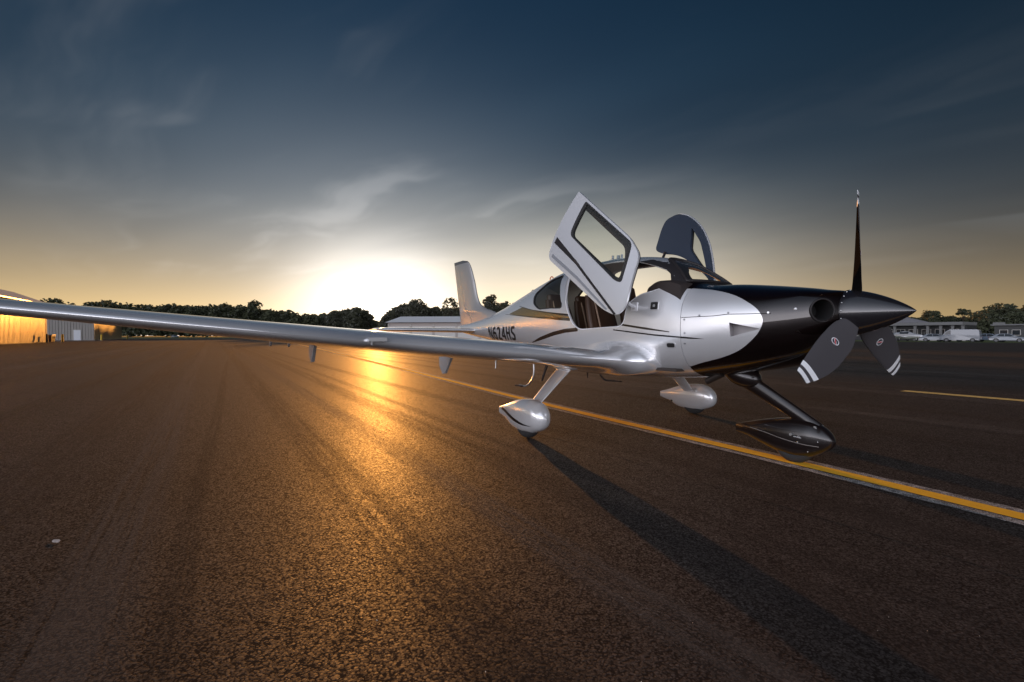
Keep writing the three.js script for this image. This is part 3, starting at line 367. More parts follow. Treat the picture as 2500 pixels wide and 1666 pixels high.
// wings: lofted aerofoils
function airfoil(t, camber, N = 34) { const up = [], lo = []; for (let i = 0; i <= N; i++) { const x = (1 - Math.cos(i / N * Math.PI)) / 2, y = 5 * t * (0.2969 * Math.sqrt(x) - 0.126 * x - 0.3516 * x * x + 0.2843 * x ** 3 - 0.1015 * x ** 4) + 0.0012 * x, p = 0.4, yc = x < p ? camber / p ** 2 * (2 * p * x - x * x) : camber / (1 - p) ** 2 * (1 - 2 * p + 2 * p * x - x * x); up.push([x, yc + y]); lo.push([x, yc - y]); } return [...up.reverse(), ...lo.slice(1)]; }
function wing(s) {
  const secs = [];
  // z, leading edge x, height, chord, thickness, incidence (rad), camber
  const S = [[0.45, -0.40, 0.85, 1.72, 0.235, 0.055, 0.038], [0.62, -0.43, 0.856, 1.68, 0.235, 0.055, 0.038], [0.72, -0.475, 0.862, 1.62, 0.228, 0.055, 0.033], [0.78, -0.525, 0.868, 1.57, 0.20, 0.055, 0.03], [0.92, -0.575, 0.876, 1.50, 0.172, 0.053, 0.025], [1.10, -0.585, 0.892, 1.45, 0.152, 0.052, 0.022], [1.5, -0.60, 0.929, 1.40, 0.150, 0.050, 0.02], [2.2, -0.625, 0.990, 1.31, 0.150, 0.045, 0.02], [3.0, -0.655, 1.057, 1.21, 0.146, 0.038, 0.02], [3.42, -0.668, 1.096, 1.16, 0.142, 0.034, 0.02], [3.44, -0.648, 1.094, 1.18, 0.144, 0.034, 0.02], [4.2, -0.672, 1.170, 1.08, 0.124, 0.026, 0.02], [5.0, -0.70, 1.250, 0.98, 0.106, 0.018, 0.018], [5.5, -0.725, 1.299, 0.90, 0.098, 0.012, 0.018], [5.72, -0.775, 1.322, 0.80, 0.12, 0.012, 0.02], [5.82, -0.88, 1.335, 0.62, 0.08, 0.012, 0.02], [5.85, -1.0, 1.338, 0.42, 0.04, 0.012, 0.02]];
  for (const [z, x, y, c, t, inc, cam] of S) secs.push(airfoil(t, cam).map(([u, v]) => V(x - c * (u * Math.cos(inc) - v * Math.sin(inc)), y + c * (v * Math.cos(inc) - u * Math.sin(inc)), s * z)));
  const g = loft(secs, { flip: s < 0 });
  const w = mesh('wing', toCreasedNormals(g, 0.9), white, plane);
  // hinge brackets under the trailing edge
  const bracket = (z, y0, y1, L, th) => { const sh = new THREE.Shape([[-1.84, y0 + 0.03], [-1.84 - L, y0 + 0.005], [-1.84 - L * 0.95, lerp(y0, y1, 0.6)], [-1.84 - L * 0.72, y1], [-1.84 - L * 0.55, y1 + 0.01]].map((p) => new THREE.Vector2(...p))); return new THREE.ExtrudeGeometry(sh, { depth: th, bevelEnabled: true, bevelSize: 0.004, bevelThickness: 0.004, bevelSegments: 2 }).translate(0, 0, s * z - th / 2); };
  mesh('flap_bracket', bracket(2.17, 0.905, 0.70, 0.36, 0.022), white, w); mesh('flap_bracket', bracket(3.58, 1.06, 0.875, 0.30, 0.022), white, w);
  mesh('aileron_bracket', bracket(3.95, 1.10, 1.045, 0.14, 0.012), white, w); mesh('aileron_bracket', bracket(3.80, 1.09, 1.035, 0.14, 0.012), white, w); mesh('fuel_drain', rod(V(-1.3, 0.87, s * 1.95), V(-1.3, 0.80, s * 1.95), 0.008), metal, w);
  mesh('stall_strip', [box(0.03, 0.028, 0.14, -0.648, 1.108, s * 3.36), box(0.012, 0.04, 0.012, -0.66, 1.085, s * 3.40)], white, w);
  return w;
}
wing(1); wing(-1);

// tail
{
  const foil = (le, te, y, t, cut0, cut1) => { const c = le - te; return airfoil(t, 0, 24).filter(([u]) => u >= cut0 - 1e-6 && u <= cut1 + 1e-6).map(([u, v]) => V(le - c * u, y, v * c)); };
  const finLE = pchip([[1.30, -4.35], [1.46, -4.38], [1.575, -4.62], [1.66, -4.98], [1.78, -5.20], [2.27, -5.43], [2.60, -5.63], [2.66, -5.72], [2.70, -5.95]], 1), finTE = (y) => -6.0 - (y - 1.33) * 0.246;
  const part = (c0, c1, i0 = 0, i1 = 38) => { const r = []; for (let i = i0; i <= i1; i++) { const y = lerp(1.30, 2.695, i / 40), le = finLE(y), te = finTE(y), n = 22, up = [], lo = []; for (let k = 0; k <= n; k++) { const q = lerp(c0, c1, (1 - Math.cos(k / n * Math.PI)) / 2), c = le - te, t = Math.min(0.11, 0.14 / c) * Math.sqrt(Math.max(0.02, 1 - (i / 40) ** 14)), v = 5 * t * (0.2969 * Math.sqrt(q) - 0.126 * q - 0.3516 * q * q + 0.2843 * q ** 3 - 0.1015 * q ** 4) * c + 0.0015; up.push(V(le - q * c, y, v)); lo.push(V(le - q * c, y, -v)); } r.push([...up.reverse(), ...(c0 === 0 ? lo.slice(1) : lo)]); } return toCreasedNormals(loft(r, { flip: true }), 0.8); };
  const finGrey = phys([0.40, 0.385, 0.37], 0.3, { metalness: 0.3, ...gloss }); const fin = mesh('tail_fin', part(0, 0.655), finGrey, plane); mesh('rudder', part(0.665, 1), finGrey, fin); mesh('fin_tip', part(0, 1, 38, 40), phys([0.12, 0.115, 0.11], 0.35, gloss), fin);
  for (const s of [1, -1]) {
    const r = []; for (const [z, le, te, y, t] of [[0.05, -5.02, -5.96, 1.235, 0.10], [0.6, -5.10, -5.96, 1.24, 0.10], [1.2, -5.20, -5.96, 1.243, 0.10], [1.8, -5.29, -5.96, 1.246, 0.10], [1.92, -5.36, -5.95, 1.247, 0.08], [1.97, -5.5, -5.9, 1.247, 0.05]]) r.push(airfoil(t, 0, 24).map(([u, v]) => V(le - (le - te) * u, y + v * (le - te), s * z)));
    mesh('stabilizer', toCreasedNormals(loft(r, { flip: s < 0 }), 0.9), white, plane);
  }
}

// propeller
{
  const prop = new THREE.Group(); prop.name = 'propeller'; prop.position.set(1.14, 1.322, 0); plane.add(prop);
  const pts = []; for (let i = 0; i <= 40; i++) { const t = i / 40; pts.push(new THREE.Vector2(Math.max(0.0001, 0.187 * (1 - t ** 1.55) ** 0.86), -0.05 + 0.435 * t)); }
  const sp = mesh('spinner', new THREE.LatheGeometry(pts, 64).rotateZ(-Math.PI / 2), phys([0.012, 0.011, 0.013], 0.25, { clearcoat: 1, clearcoatRoughness: 0.05 }), prop);
  mesh('spinner_backplate', new THREE.CylinderGeometry(0.189, 0.185, 0.016, 64).rotateZ(-Math.PI / 2).translate(-0.058, 0, 0), black, prop);
  for (let k = 0; k < 18; k++) { const a = k / 18 * 2 * Math.PI + 0.1; mesh('spinner_screw', new THREE.SphereGeometry(0.0065, 10, 6).translate(-0.038, 0.186 * Math.cos(a), 0.186 * Math.sin(a)), metal, sp); }
  // blade along +y; chord turns from the root to the tip, the leading edge sweeps like a scimitar
  const tab = [[0.10, 0.11, 52, 0.5, 0.0], [0.17, 0.14, 46, 0.34, 0.0], [0.26, 0.19, 37, 0.18, 0.0], [0.40, 0.235, 31, 0.11, 0.004], [0.58, 0.240, 27, 0.085, 0.004], [0.74, 0.215, 24.5, 0.075, 0.0], [0.88, 0.165, 22.5, 0.07, -0.012], [0.95, 0.13, 19.5, 0.06, -0.02], [0.978, 0.115, 19, 0.06, -0.023], [0.99, 0.09, 19, 0.05, -0.025]];
  const fn = [1, 2, 3, 4].map((k) => pchip(tab, k));
  const sec = (r, inflate = 0) => { const [c, p, t, sw] = fn.map((f) => f(r)), a = p * Math.PI / 180; return airfoil(t, 0.03, 18).map(([u, v]) => { const q = (u - 0.42) * (c + inflate) + sw, n = v * c + Math.sign(v) * inflate * 0.5; return V(Math.sin(a) * q + Math.cos(a) * n, r, Math.cos(a) * q - Math.sin(a) * n); }); };
  const span = (r0, r1, n, inf) => toCreasedNormals(loft(Array.from({ length: n + 1 }, (_, i) => sec(lerp(r0, r1, i / n), inf)), { flip: false }), 0.9);
  const bladeGeo = span(0.10, 0.99, 48), bladeMat = [phys([0.070, 0.066, 0.070], 0.8, { specularIntensity: 0.1 }), phys([0.008, 0.0075, 0.0075], 0.95, { specularIntensity: 0 })];
  { const p = bladeGeo.attributes.position, n = p.count / 3, f = [], bk = [], a = V(), b = V(), c = V(); for (let i = 0; i < n; i++) { a.fromBufferAttribute(p, 3 * i); b.fromBufferAttribute(p, 3 * i + 1).sub(a); c.fromBufferAttribute(p, 3 * i + 2).sub(a); (b.cross(c).x > 0 ? f : bk).push(3 * i, 3 * i + 1, 3 * i + 2); } bladeGeo.setIndex([...f, ...bk]); bladeGeo.addGroup(0, f.length, 0); bladeGeo.addGroup(f.length, bk.length, 1); } // grey front, flat black back
  const tipGeos = [span(0.945, 0.983, 4, 0.0016), span(0.86, 0.91, 4, 0.0016)], tipMat = phys([0.82, 0.83, 0.84], 0.5);
  const emblem = canvasTexture(256, 256, (g) => { g.fillStyle = '#d9dcdf'; g.beginPath(); g.arc(128, 128, 126, 0, 7); g.fill(); g.fillStyle = '#2b3038'; g.beginPath(); g.arc(128, 128, 100, 0, 7); g.fill(); g.save(); g.translate(128, 128); g.rotate(-0.65); g.strokeStyle = '#e8e8ea'; g.lineWidth = 62; g.beginPath(); g.moveTo(-96, 0); g.lineTo(96, 0); g.stroke(); g.strokeStyle = '#b3262c'; g.lineWidth = 40; g.beginPath(); g.moveTo(-100, 10); g.bezierCurveTo(-30, -40, 30, 40, 100, -10); g.stroke(); g.restore(); });
  for (let k = 0; k < 3; k++) {
    const turn = new THREE.Matrix4().makeRotationX(k * 2 * Math.PI / 3);
    const b = mesh('blade', bladeGeo.clone().applyMatrix4(turn), bladeMat, prop);
    for (const tg of tipGeos) mesh('tip_band', tg.clone().applyMatrix4(turn), tipMat, prop);
    const [c, p, t, sw] = fn.map((f) => f(0.47)), a = p * Math.PI / 180;
    for (const side of [-1, 1]) { const e = new THREE.CylinderGeometry(0.034, 0.034, 0.003, 32, 1); e.rotateX(Math.PI / 2 * 1); if (side < 0) e.rotateY(Math.PI); const n = V(Math.cos(a), 0, -Math.sin(a)).multiplyScalar(side); e.applyQuaternion(new THREE.Quaternion().setFromUnitVectors(V(0, 0, 1), n)); const off = side > 0 ? t * c * 0.5 + 0.0075 : t * c * 0.5 - 0.0015; e.translate(Math.sin(a) * sw + n.x * off, 0.47, Math.cos(a) * sw + n.z * off); if (side > 0) mesh('blade_emblem', e.applyMatrix4(turn), std([1, 1, 1], 0.5, { map: emblem }), prop); }
  }
}

// landing gear
function pant(x0, x1, prof, hw, z, name, mat, parent) { // prof rows: x, top, bottom, width factor, from nose to tail
  const f = [1, 2, 3].map((k) => pchip(prof, k)), rr = []; const n = 46;
  for (let i = 0; i <= n; i++) { const t = i / n, x = lerp(x0, x1, 0.5 - 0.5 * Math.cos(Math.min(1, t * 1.0) * Math.PI)), top = f[0](x), bot = f[1](x), w = hw * f[2](x), ym = lerp(bot, top, 0.52), o = []; for (let k = 0; k < 48; k++) { const a = k / 48 * 2 * Math.PI, c = Math.cos(a), s = Math.sin(a); o.push(V(x, ym + (s > 0 ? top - ym : ym - bot) * Math.sign(s) * Math.abs(s) ** 0.86, z + w * Math.sign(c) * Math.abs(c) ** 0.86)); } rr.push(o); }
  return mesh(name, loft(rr), mat, parent);
}
function tyre(x, y, z, R, w, parent) { const p = []; for (let i = 0; i <= 20; i++) { const a = -Math.PI / 2 + i / 20 * Math.PI; p.push(new THREE.Vector2(R - w * 0.55 + w * 0.55 * Math.cos(a) ** 0.7, w / 2 * Math.sin(a))); } p.unshift(new THREE.Vector2(R * 0.4, -w * 0.36)); p.push(new THREE.Vector2(R * 0.4, w * 0.36)); const t = mesh('tyre', new THREE.LatheGeometry(p, 48).rotateX(Math.PI / 2).translate(x, y, z), rubber, parent); mesh('wheel_rim', new THREE.CylinderGeometry(R * 0.45, R * 0.45, w * 0.7, 32).rotateX(Math.PI / 2).translate(x, y, z), metal, parent); return t; }
const mainProf = [[-2.06, 0.272, 0.190, 0.10], [-1.90, 0.318, 0.150, 0.36], [-1.70, 0.385, 0.075, 0.72], [-1.50, 0.428, 0.055, 0.95], [-1.36, 0.437, 0.066, 1.0], [-1.25, 0.415, 0.098, 0.94], [-1.17, 0.365, 0.135, 0.74], [-1.125, 0.305, 0.185, 0.42], [-1.108, 0.255, 0.235, 0.03]];
for (const s of [1, -1]) {
  const g = new THREE.Group(); g.name = 'main_gear'; plane.add(g); const z = s > 0 ? 1.44 : -1.50;
  pant(-2.06, -1.108, mainProf, 0.128, z, 'wheel_pant', whitePaint, g); tyre(-1.46, 0.195, z, 0.195, 0.15, g);
  const leg = []; for (let i = 0; i <= 14; i++) { const t = i / 14, y = lerp(0.80, 0.33, t), zz = s * lerp(0.84, Math.abs(z) - 0.085, t ** 0.95), c = lerp(0.135, 0.085, t), th = lerp(0.03, 0.02, t), o = []; for (let k = 0; k < 28; k++) { const a = k / 28 * 2 * Math.PI; o.push(V(-1.47 + c * Math.cos(a) - 0.02 * t, y + 0.7 * th * Math.sin(a), zz + s * 0.7 * th * Math.sin(a))); } leg.push(o); }
  mesh('gear_leg', loft(leg, { flip: s > 0 }), whitePaint, g);
  mesh('leg_fillet', new THREE.SphereGeometry(1, 28, 16).scale(0.22, 0.05, 0.13).translate(-1.47, 0.765, s * 0.86), white, g);
  mesh('axle_nut', new THREE.CylinderGeometry(0.022, 0.022, 0.03, 16).rotateX(Math.PI / 2).translate(-1.36, 0.36, z - s * 0.125), metal, g);
  if (s > 0) { // dark flash on the outer face of the pant
    const f = [1, 2, 3].map((k) => pchip(mainProf, k)), zo = (x, y) => { const top = f[0](x), bot = f[1](x), ym = lerp(bot, top, 0.52), q = Math.min(0.98, Math.abs(y - ym) / (y > ym ? top - ym : ym - bot)); return z + 0.128 * f[2](x) * (1 - q ** (1 / 0.43)) ** 0.43 + 0.002; };
    const up = pchip([[-1.97, 0.285], [-1.8, 0.262], [-1.6, 0.218], [-1.4, 0.180], [-1.25, 0.163]], 1), dn = pchip([[-1.97, 0.255], [-1.8, 0.225], [-1.6, 0.180], [-1.4, 0.158], [-1.25, 0.161]], 1), rr = []; for (let i = 0; i <= 26; i++) { const x = lerp(-1.97, -1.25, i / 26); rr.push([0, 0.33, 0.66, 1].map((t) => { const y = lerp(dn(x), up(x), t); return V(x, y, zo(x, y)); })); }
    mesh('pant_stripe', loft(rr, { closed: false, capA: false, capB: false }), black, g);
  } else mesh('inspection_plug', new THREE.CylinderGeometry(0.014, 0.014, 0.01, 14).rotateX(Math.PI / 2).translate(-1.80, 0.155, z + 0.072), gapDark, g);
  const st = mesh('boarding_step', [tube(s > 0 ? [V(-2.45, 0.84, 0.66), V(-2.45, 0.57, 0.665), V(-2.55, 0.44, 0.70), V(-2.72, 0.425, 0.72)] : [V(-2.45, 0.84, -0.56), V(-2.45, 0.56, -0.58), V(-2.40, 0.47, -0.62), V(-2.20, 0.462, -0.64)], 0.014, 24, 10)], s > 0 ? metal : darkTrim, plane);
  mesh('step_pad', s > 0 ? box(0.17, 0.016, 0.07, -2.70, 0.425, 0.722, 0, 0.006) : box(0.15, 0.016, 0.07, -2.16, 0.462, -0.645, 0, 0.006), darkTrim, st);
}
{
  const g = new THREE.Group(); g.name = 'nose_gear'; plane.add(g);
  const prof = [[0.115, 0.262, 0.190, 0.10], [0.24, 0.300, 0.165, 0.42], [0.40, 0.348, 0.115, 0.74], [0.56, 0.384, 0.072, 0.94], [0.70, 0.398, 0.055, 1.0], [0.80, 0.392, 0.075, 0.97], [0.90, 0.358, 0.125, 0.80], [0.965, 0.305, 0.175, 0.52], [0.992, 0.262, 0.215, 0.22], [1.0, 0.242, 0.238, 0.02]];
  pant(0.115, 1.0, prof, 0.118, 0, 'wheel_pant', black, g); tyre(0.67, 0.178, 0, 0.178, 0.14, g);
  const leg = (r0, r1, a, b) => { const rr = []; for (let i = 0; i <= 10; i++) { const t = i / 10, p = a.clone().lerp(b, t), d = b.clone().sub(a).normalize(), n = V(-d.y, d.x, 0), w = lerp(r0, r1, t), o = []; for (let k = 0; k < 24; k++) { const q = k / 24 * 2 * Math.PI; o.push(V(p.x + n.x * w * Math.cos(q), p.y + n.y * w * Math.cos(q), 0.036 * Math.sin(q))); } rr.push(o); } return loft(rr); };
  mesh('gear_leg', leg(0.082, 0.052, V(0.16, 0.735, 0), V(0.865, 0.335, 0)), black, g);
  mesh('leg_fairing', new THREE.SphereGeometry(1, 28, 16).scale(0.20, 0.115, 0.125).rotateZ(-0.35).translate(0.17, 0.755, 0), black, g);
  mesh('exhaust_pipe', rod(V(0.06, 0.76, 0.16), V(-0.10, 0.672, 0.17), 0.036, 0.034, 20), std([0.05, 0.04, 0.035], 0.45, { metalness: 0.6 }), g);
  mesh('pant_seam', tube([V(0.30, 0.262, 0.075), V(0.45, 0.245, 0.098), V(0.62, 0.218, 0.1205), V(0.80, 0.198, 0.1165), V(0.91, 0.195, 0.093)], 0.003, 24, 6), std([0.25, 0.22, 0.2], 0.4), g);
  mesh('fork_bolt', [new THREE.CylinderGeometry(0.016, 0.016, 0.14, 14).rotateX(Math.PI / 2).translate(0.865, 0.345, 0)], metal, g);
  for (const [x, y] of [[0.75, 0.21], [0.90, 0.235], [0.83, 0.14]]) mesh('pant_screw', new THREE.SphereGeometry(0.006, 8, 6).translate(x, y, 0.118 * pchip(prof, 3)(x) * 0.985), metal, g);
  mesh('tow_fitting', [rod(V(0.70, 0.27, 0.105), V(0.70, 0.27, 0.135), 0.012), rod(V(0.76, 0.262, 0.10), V(0.76, 0.262, 0.128), 0.009), rod(V(0.72, 0.255, 0.12), V(0.78, 0.25, 0.118), 0.006)], metal, g);
}
// aerials and beacon
{
  mesh('beacon', [new THREE.TorusGeometry(0.04, 0.008, 10, 28).translate(-2.90, 2.0, 0), rod(V(-2.90, 1.92, 0), V(-2.90, 1.97, 0), 0.03)], phys([0.6, 0.12, 0.04], 0.25), plane);
  const blade = (x, y, z, h, c, sw, up = 1) => { const sh = new THREE.Shape([[0, 0], [-c, 0], [-c - sw, h * up], [-c - sw + c * 0.45, h * up]].map((p) => new THREE.Vector2(...p))); return new THREE.ExtrudeGeometry(sh, { depth: 0.01, bevelEnabled: true, bevelSize: 0.004, bevelThickness: 0.004, bevelSegments: 2 }).translate(x, y, z - 0.005); };
  mesh('antenna', blade(-3.55, 1.75, 0, 0.16, 0.10, -0.25, 0.8), darkTrim, plane); mesh('antenna', blade(-2.48, 0.78, 0.36, 0.30, 0.06, 0.14, -1), darkTrim, plane);
  mesh('roof_antenna', [box(0.22, 0.03, 0.09, -1.52, 2.105, 0, 0, 0.01), rod(V(-1.60, 2.11, 0), V(-1.60, 2.175, 0), 0.018), rod(V(-1.50, 2.11, 0), V(-1.50, 2.165, 0), 0.022), rod(V(-1.42, 2.11, 0.02), V(-1.42, 2.165, 0.02), 0.014)], std([0.35, 0.4, 0.45], 0.4), plane);
  mesh('belly_drain', rod(V(-1.75, 0.66, 0.3), V(-1.75, 0.58, 0.3), 0.014, 0.004), darkTrim, plane);
}
/*REST*/
// ---------------------------------------------------------------- hangars and fittings on the left
const cream = phys([0.60, 0.50, 0.33], 0.26, { clearcoat: 0.6, clearcoatRoughness: 0.15, metalness: 0.25 }), greySiding = phys([0.27, 0.255, 0.235], 0.6), roofMetal = phys([0.78, 0.78, 0.78], 0.4, { metalness: 0.2 });
const concrete = std([0.30, 0.28, 0.26], 0.9), doorWhite = std([0.66, 0.69, 0.74], 0.6), bollardYellow = std([0.62, 0.40, 0.02], 0.5), pale = std([0.15, 0.15, 0.15], 0.6), paneDark = phys([0.02, 0.025, 0.03], 0.08), trimWhite = std([0.50, 0.48, 0.45], 0.6), paleWall = std([0.36, 0.31, 0.28], 0.6);
function ribbed(w, h, pitch, depth) { // sheet in the xy plane with raised ribs, facing +z
  const n = Math.max(1, Math.round(w / pitch)), pts = []; for (let i = 0; i < n; i++) { const x = -w / 2 + i * w / n, p = w / n; pts.push([x, 0], [x + p * 0.55, 0], [x + p * 0.66, depth], [x + p * 0.89, depth]); } pts.push([w / 2, 0]);
  const pos = [], idx = [], back = -0.04; const P = [...pts, [w / 2, back], [-w / 2, back]]; const rings = [0, h].map((y) => P.map(([x, z]) => V(x, y, z))); return plain(loft(rings, { flip: true })).toNonIndexed?.() ?? null;
}
function flat(g) { const r = g.index ? g.toNonIndexed() : g; r.computeVertexNormals(); return r; }
{
  const h = thing('hangar', 'golden metal hangar with a white gable roof, nearest the left edge of the photo', 'hangar', [-72, 0, 26.5]);
  const W = 56, n = 14, w = W / n, panel = flat(ribbed(w - 0.05, 5.75, 0.42, 0.07));
  mesh('wall', box(W, 5.9, 7.6, 0, 2.95, 4.2), cream, h);
  for (let i = 0; i < n; i++) mesh('wall_panel', panel.clone().rotateY(Math.PI).translate(-W / 2 + (i + 0.5) * w, 0.1, 0.36), cream, h);
  const gable = new THREE.ExtrudeGeometry(new THREE.Shape(v2([[-0.5, 6.0], [4.0, 7.9], [8.6, 6.0], [8.6, 5.86], [-0.5, 5.86]])), { depth: W + 0.8, bevelEnabled: false }).rotateY(-Math.PI / 2).translate(W / 2 + 0.4, 0, 0);
  mesh('roof', gable, roofMetal, h); mesh('corner_trim', box(0.22, 5.85, 0.12, -W / 2 + 0.06, 2.92, 0.28), trimWhite, h); mesh('footing', box(W + 0.2, 0.1, 8.2, 0, 0.05, 4.2), concrete, h);
}
{
  const h = thing('hangar', 'grey metal hangar with a white personnel door, standing past the golden one', 'hangar', [-140, 0, 27.4]);
  const L = 38, D = 16, H = 5.9; mesh('wall', box(L, H, D, -L / 2, H / 2, D / 2 + 0.1), greySiding, h);
  const pe = flat(ribbed(D / 8 - 0.03, H - 0.1, 0.5, 0.04)), ps = flat(ribbed(L / 12 - 0.04, H - 0.1, 0.5, 0.05));
  for (let i = 0; i < 8; i++) mesh('end_panel', pe.clone().rotateY(Math.PI / 2).translate(0.045, 0.05, 0.1 + (i + 0.5) * D / 8), greySiding, h);
  for (let i = 0; i < 12; i++) mesh('side_panel', ps.clone().rotateY(Math.PI).translate(-(i + 0.5) * L / 12, 0.05, 0.055), cream, h);
  const d = mesh('door', box(0.08, 2.3, 1.15, 0.11, 1.17, 3.0), doorWhite, h); mesh('door_frame', [box(0.1, 2.42, 0.1, 0.10, 1.2, 2.36), box(0.1, 2.42, 0.1, 0.10, 1.2, 3.64), box(0.1, 0.1, 1.18, 0.10, 2.38, 3.0)], trimWhite, h); mesh('handle', box(0.06, 0.12, 0.05, 0.17, 1.05, 2.55), metal, d);
  mesh('roof', new THREE.ExtrudeGeometry(new THREE.Shape(v2([[-0.4, 5.95], [D / 2, 7.9], [D + 0.4, 5.95], [D + 0.4, 5.85], [-0.4, 5.85]])), { depth: L + 0.8, bevelEnabled: false }).rotateY(-Math.PI / 2).translate(0.4, 0, 0.1), roofMetal, h);
  mesh('footing', box(L + 0.2, 0.12, D + 0.3, -L / 2, 0.06, D / 2 + 0.1), concrete, h);
}
{
  const mk = (p, label) => { const b = thing('bollard', label, 'bollard', p, 0, 'yellow bollards guarding the hangars'); mesh('post', new THREE.CylinderGeometry(0.17, 0.17, 1.25, 20).translate(0, 0.625, 0), bollardYellow, b); mesh('cap', new THREE.SphereGeometry(0.17, 20, 8, 0, 6.3, 0, Math.PI / 2).scale(1, 0.5, 1).translate(0, 1.25, 0), bollardYellow, b); mesh('footing', new THREE.CylinderGeometry(0.28, 0.3, 0.06, 20).translate(0, 0.03, 0), concrete, b); return b; };
  mk([-101.5, 0, 25.2], 'yellow bollard beside the dark bin at the corner of the golden hangar'); mk([-138.5, 0, 26.0], 'yellow bollard in front of the lit side wall of the grey hangar'); mk([-182, 0, 26.6], 'yellow bollard standing alone past the far end of the grey hangar');
  const b = thing('waste_bin', 'dark waste container in the gap between the golden and the grey hangar', 'bin', [-104.5, 0, 27.6]);
  mesh('body', flat(loft([[0.1, 1.0, 0.62], [1.15, 1.15, 0.75]].map(([y, a, c]) => [V(-a, y, -c), V(a, y, -c), V(a, y, c), V(-a, y, c)]), { flip: true })), std([0.05, 0.022, 0.02], 0.6), b); mesh('lid', box(2.4, 0.1, 1.6, 0, 1.22, 0, 0, 0.03), std([0.015, 0.015, 0.016], 0.5), b); for (const x of [-0.8, 0.8]) mesh('wheel', new THREE.CylinderGeometry(0.1, 0.1, 0.08, 16).rotateX(Math.PI / 2).translate(x, 0.1, -0.5), rubber, b); mesh('side_rib', [-0.6, 0, 0.6].map((x) => box(0.07, 0.95, 0.06, x, 0.65, -0.74)), std([0.05, 0.022, 0.02], 0.6), b);
  const s = thing('guard_post', 'dark grey leaning post against the ribbed wall of the golden hangar', 'post', [-96.5, 0, 25.9]);
  mesh('post', rod(V(0.12, 0, 0), V(-0.18, 1.35, 0.1), 0.14, 0.12), std([0.06, 0.065, 0.07], 0.6), s); mesh('collar', new THREE.TorusGeometry(0.15, 0.03, 8, 20).rotateX(Math.PI / 2).translate(-0.1, 1.0, 0.07), std([0.1, 0.1, 0.1], 0.5), s); mesh('footing', new THREE.CylinderGeometry(0.25, 0.28, 0.06, 18).translate(0.12, 0.03, 0), concrete, s);
}
// ---------------------------------------------------------------- vehicles
function car(name, label, pos, turn, paint, kind, group) {
  const v = thing(name, label, kind === 'van' ? 'van' : 'car', pos, turn, group), L = kind === 'van' ? 5.2 : 4.5, w = 0.9;
  const body = kind === 'van' ? [[-L / 2, 0.35], [-L / 2, 1.0], [-L / 2 + 0.12, 2.05], [-L / 2 + 0.4, 2.2], [1.2, 2.2], [1.75, 1.85], [2.15, 1.2], [2.55, 1.02], [L / 2, 0.75], [L / 2, 0.35]] : [[-L / 2, 0.35], [-L / 2 - 0.02, 0.78], [-1.85, 0.95], [-1.35, 1.36], [-0.6, 1.46], [0.25, 1.42], [1.0, 0.98], [1.95, 0.84], [L / 2, 0.62], [L / 2, 0.33]];
  const o = rounded(body, kind === 'van' ? 0.12 : 0.22), wk = (y) => kind === 'van' ? w * (1 - 0.06 * sm(1.2, 2.2, y)) : w * (1 - 0.24 * sm(0.9, 1.46, y));
  mesh('body', flat(loft([-1, -0.94, 0, 0.94, 1].map((t) => o.map((p) => V(p.x * (Math.abs(t) === 1 ? 0.985 : 1), 0.35 + (p.y - 0.35) * (Math.abs(t) === 1 ? 0.98 : 1), t * wk(p.y)))))), paint, v);
  const gl = kind === 'van' ? [[[1.28, 2.02], [1.68, 1.74], [1.98, 1.28], [1.1, 1.28], [1.1, 2.02]]] : [[[-1.3, 1.0], [-1.0, 1.33], [-0.42, 1.39], [-0.42, 1.0]], [[-0.34, 1.0], [-0.34, 1.39], [0.2, 1.36], [0.72, 1.0]]];
  for (const s of [1, -1]) for (const p of gl) { const f = (q, d) => V(q[0], q[1], s * (wk(q[1]) + d)); const g = loft([p.map((q) => f(q, 0.004)), p.map((q) => f(q, -0.03))], { flip: s > 0 }); mesh('side_window', flat(g), paneDark, v); }
  const ws = kind === 'van' ? [[1.76, 1.86], [2.16, 1.22]] : [[0.30, 1.41], [0.98, 1.0]]; mesh('windscreen', flat(loft([[...ws].map(([x, y]) => [x + 0.012, y + 0.012])].flatMap((q) => [q.flatMap(([x, y], i) => i ? [V(x, y, -wk(y) * 0.86), V(x, y, wk(y) * 0.86)] : [V(x, y, wk(y) * 0.86), V(x, y, -wk(y) * 0.86)]), q.flatMap(([x, y], i) => i ? [V(x - 0.03, y - 0.03, -wk(y) * 0.86), V(x - 0.03, y - 0.03, wk(y) * 0.86)] : [V(x - 0.03, y - 0.03, wk(y) * 0.86), V(x - 0.03, y - 0.03, -wk(y) * 0.86)])]))), paneDark, v);
  for (const x of [-L / 2 + 0.9, L / 2 - 0.95]) for (const s of [1, -1]) { const t = mesh('wheel', new THREE.CylinderGeometry(0.33, 0.33, 0.2, 24).rotateX(Math.PI / 2).translate(x, 0.33, s * 0.82), rubber, v); mesh('rim', new THREE.CylinderGeometry(0.2, 0.2, 0.03, 18).rotateX(Math.PI / 2).translate(x, 0.33, s * 0.925), std([0.12, 0.12, 0.125], 0.5), t); }
  for (const s of [1, -1]) { mesh('headlight', box(0.06, 0.12, 0.28, L / 2 - 0.03, 0.68, s * 0.6, 0, 0.02), pale, v); mesh('tail_light', box(0.06, 0.14, 0.2, -L / 2 + 0.01, 0.82, s * 0.68, 0, 0.02), std([0.25, 0.02, 0.02], 0.4), v); }
  return v;
}
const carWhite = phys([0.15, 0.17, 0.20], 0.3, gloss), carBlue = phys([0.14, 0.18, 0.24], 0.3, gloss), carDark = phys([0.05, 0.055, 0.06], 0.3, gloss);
car('parked_car', 'white car far off at the edge of the grass under the left wing', [-268, 0, 19.5], 0.35, carWhite);
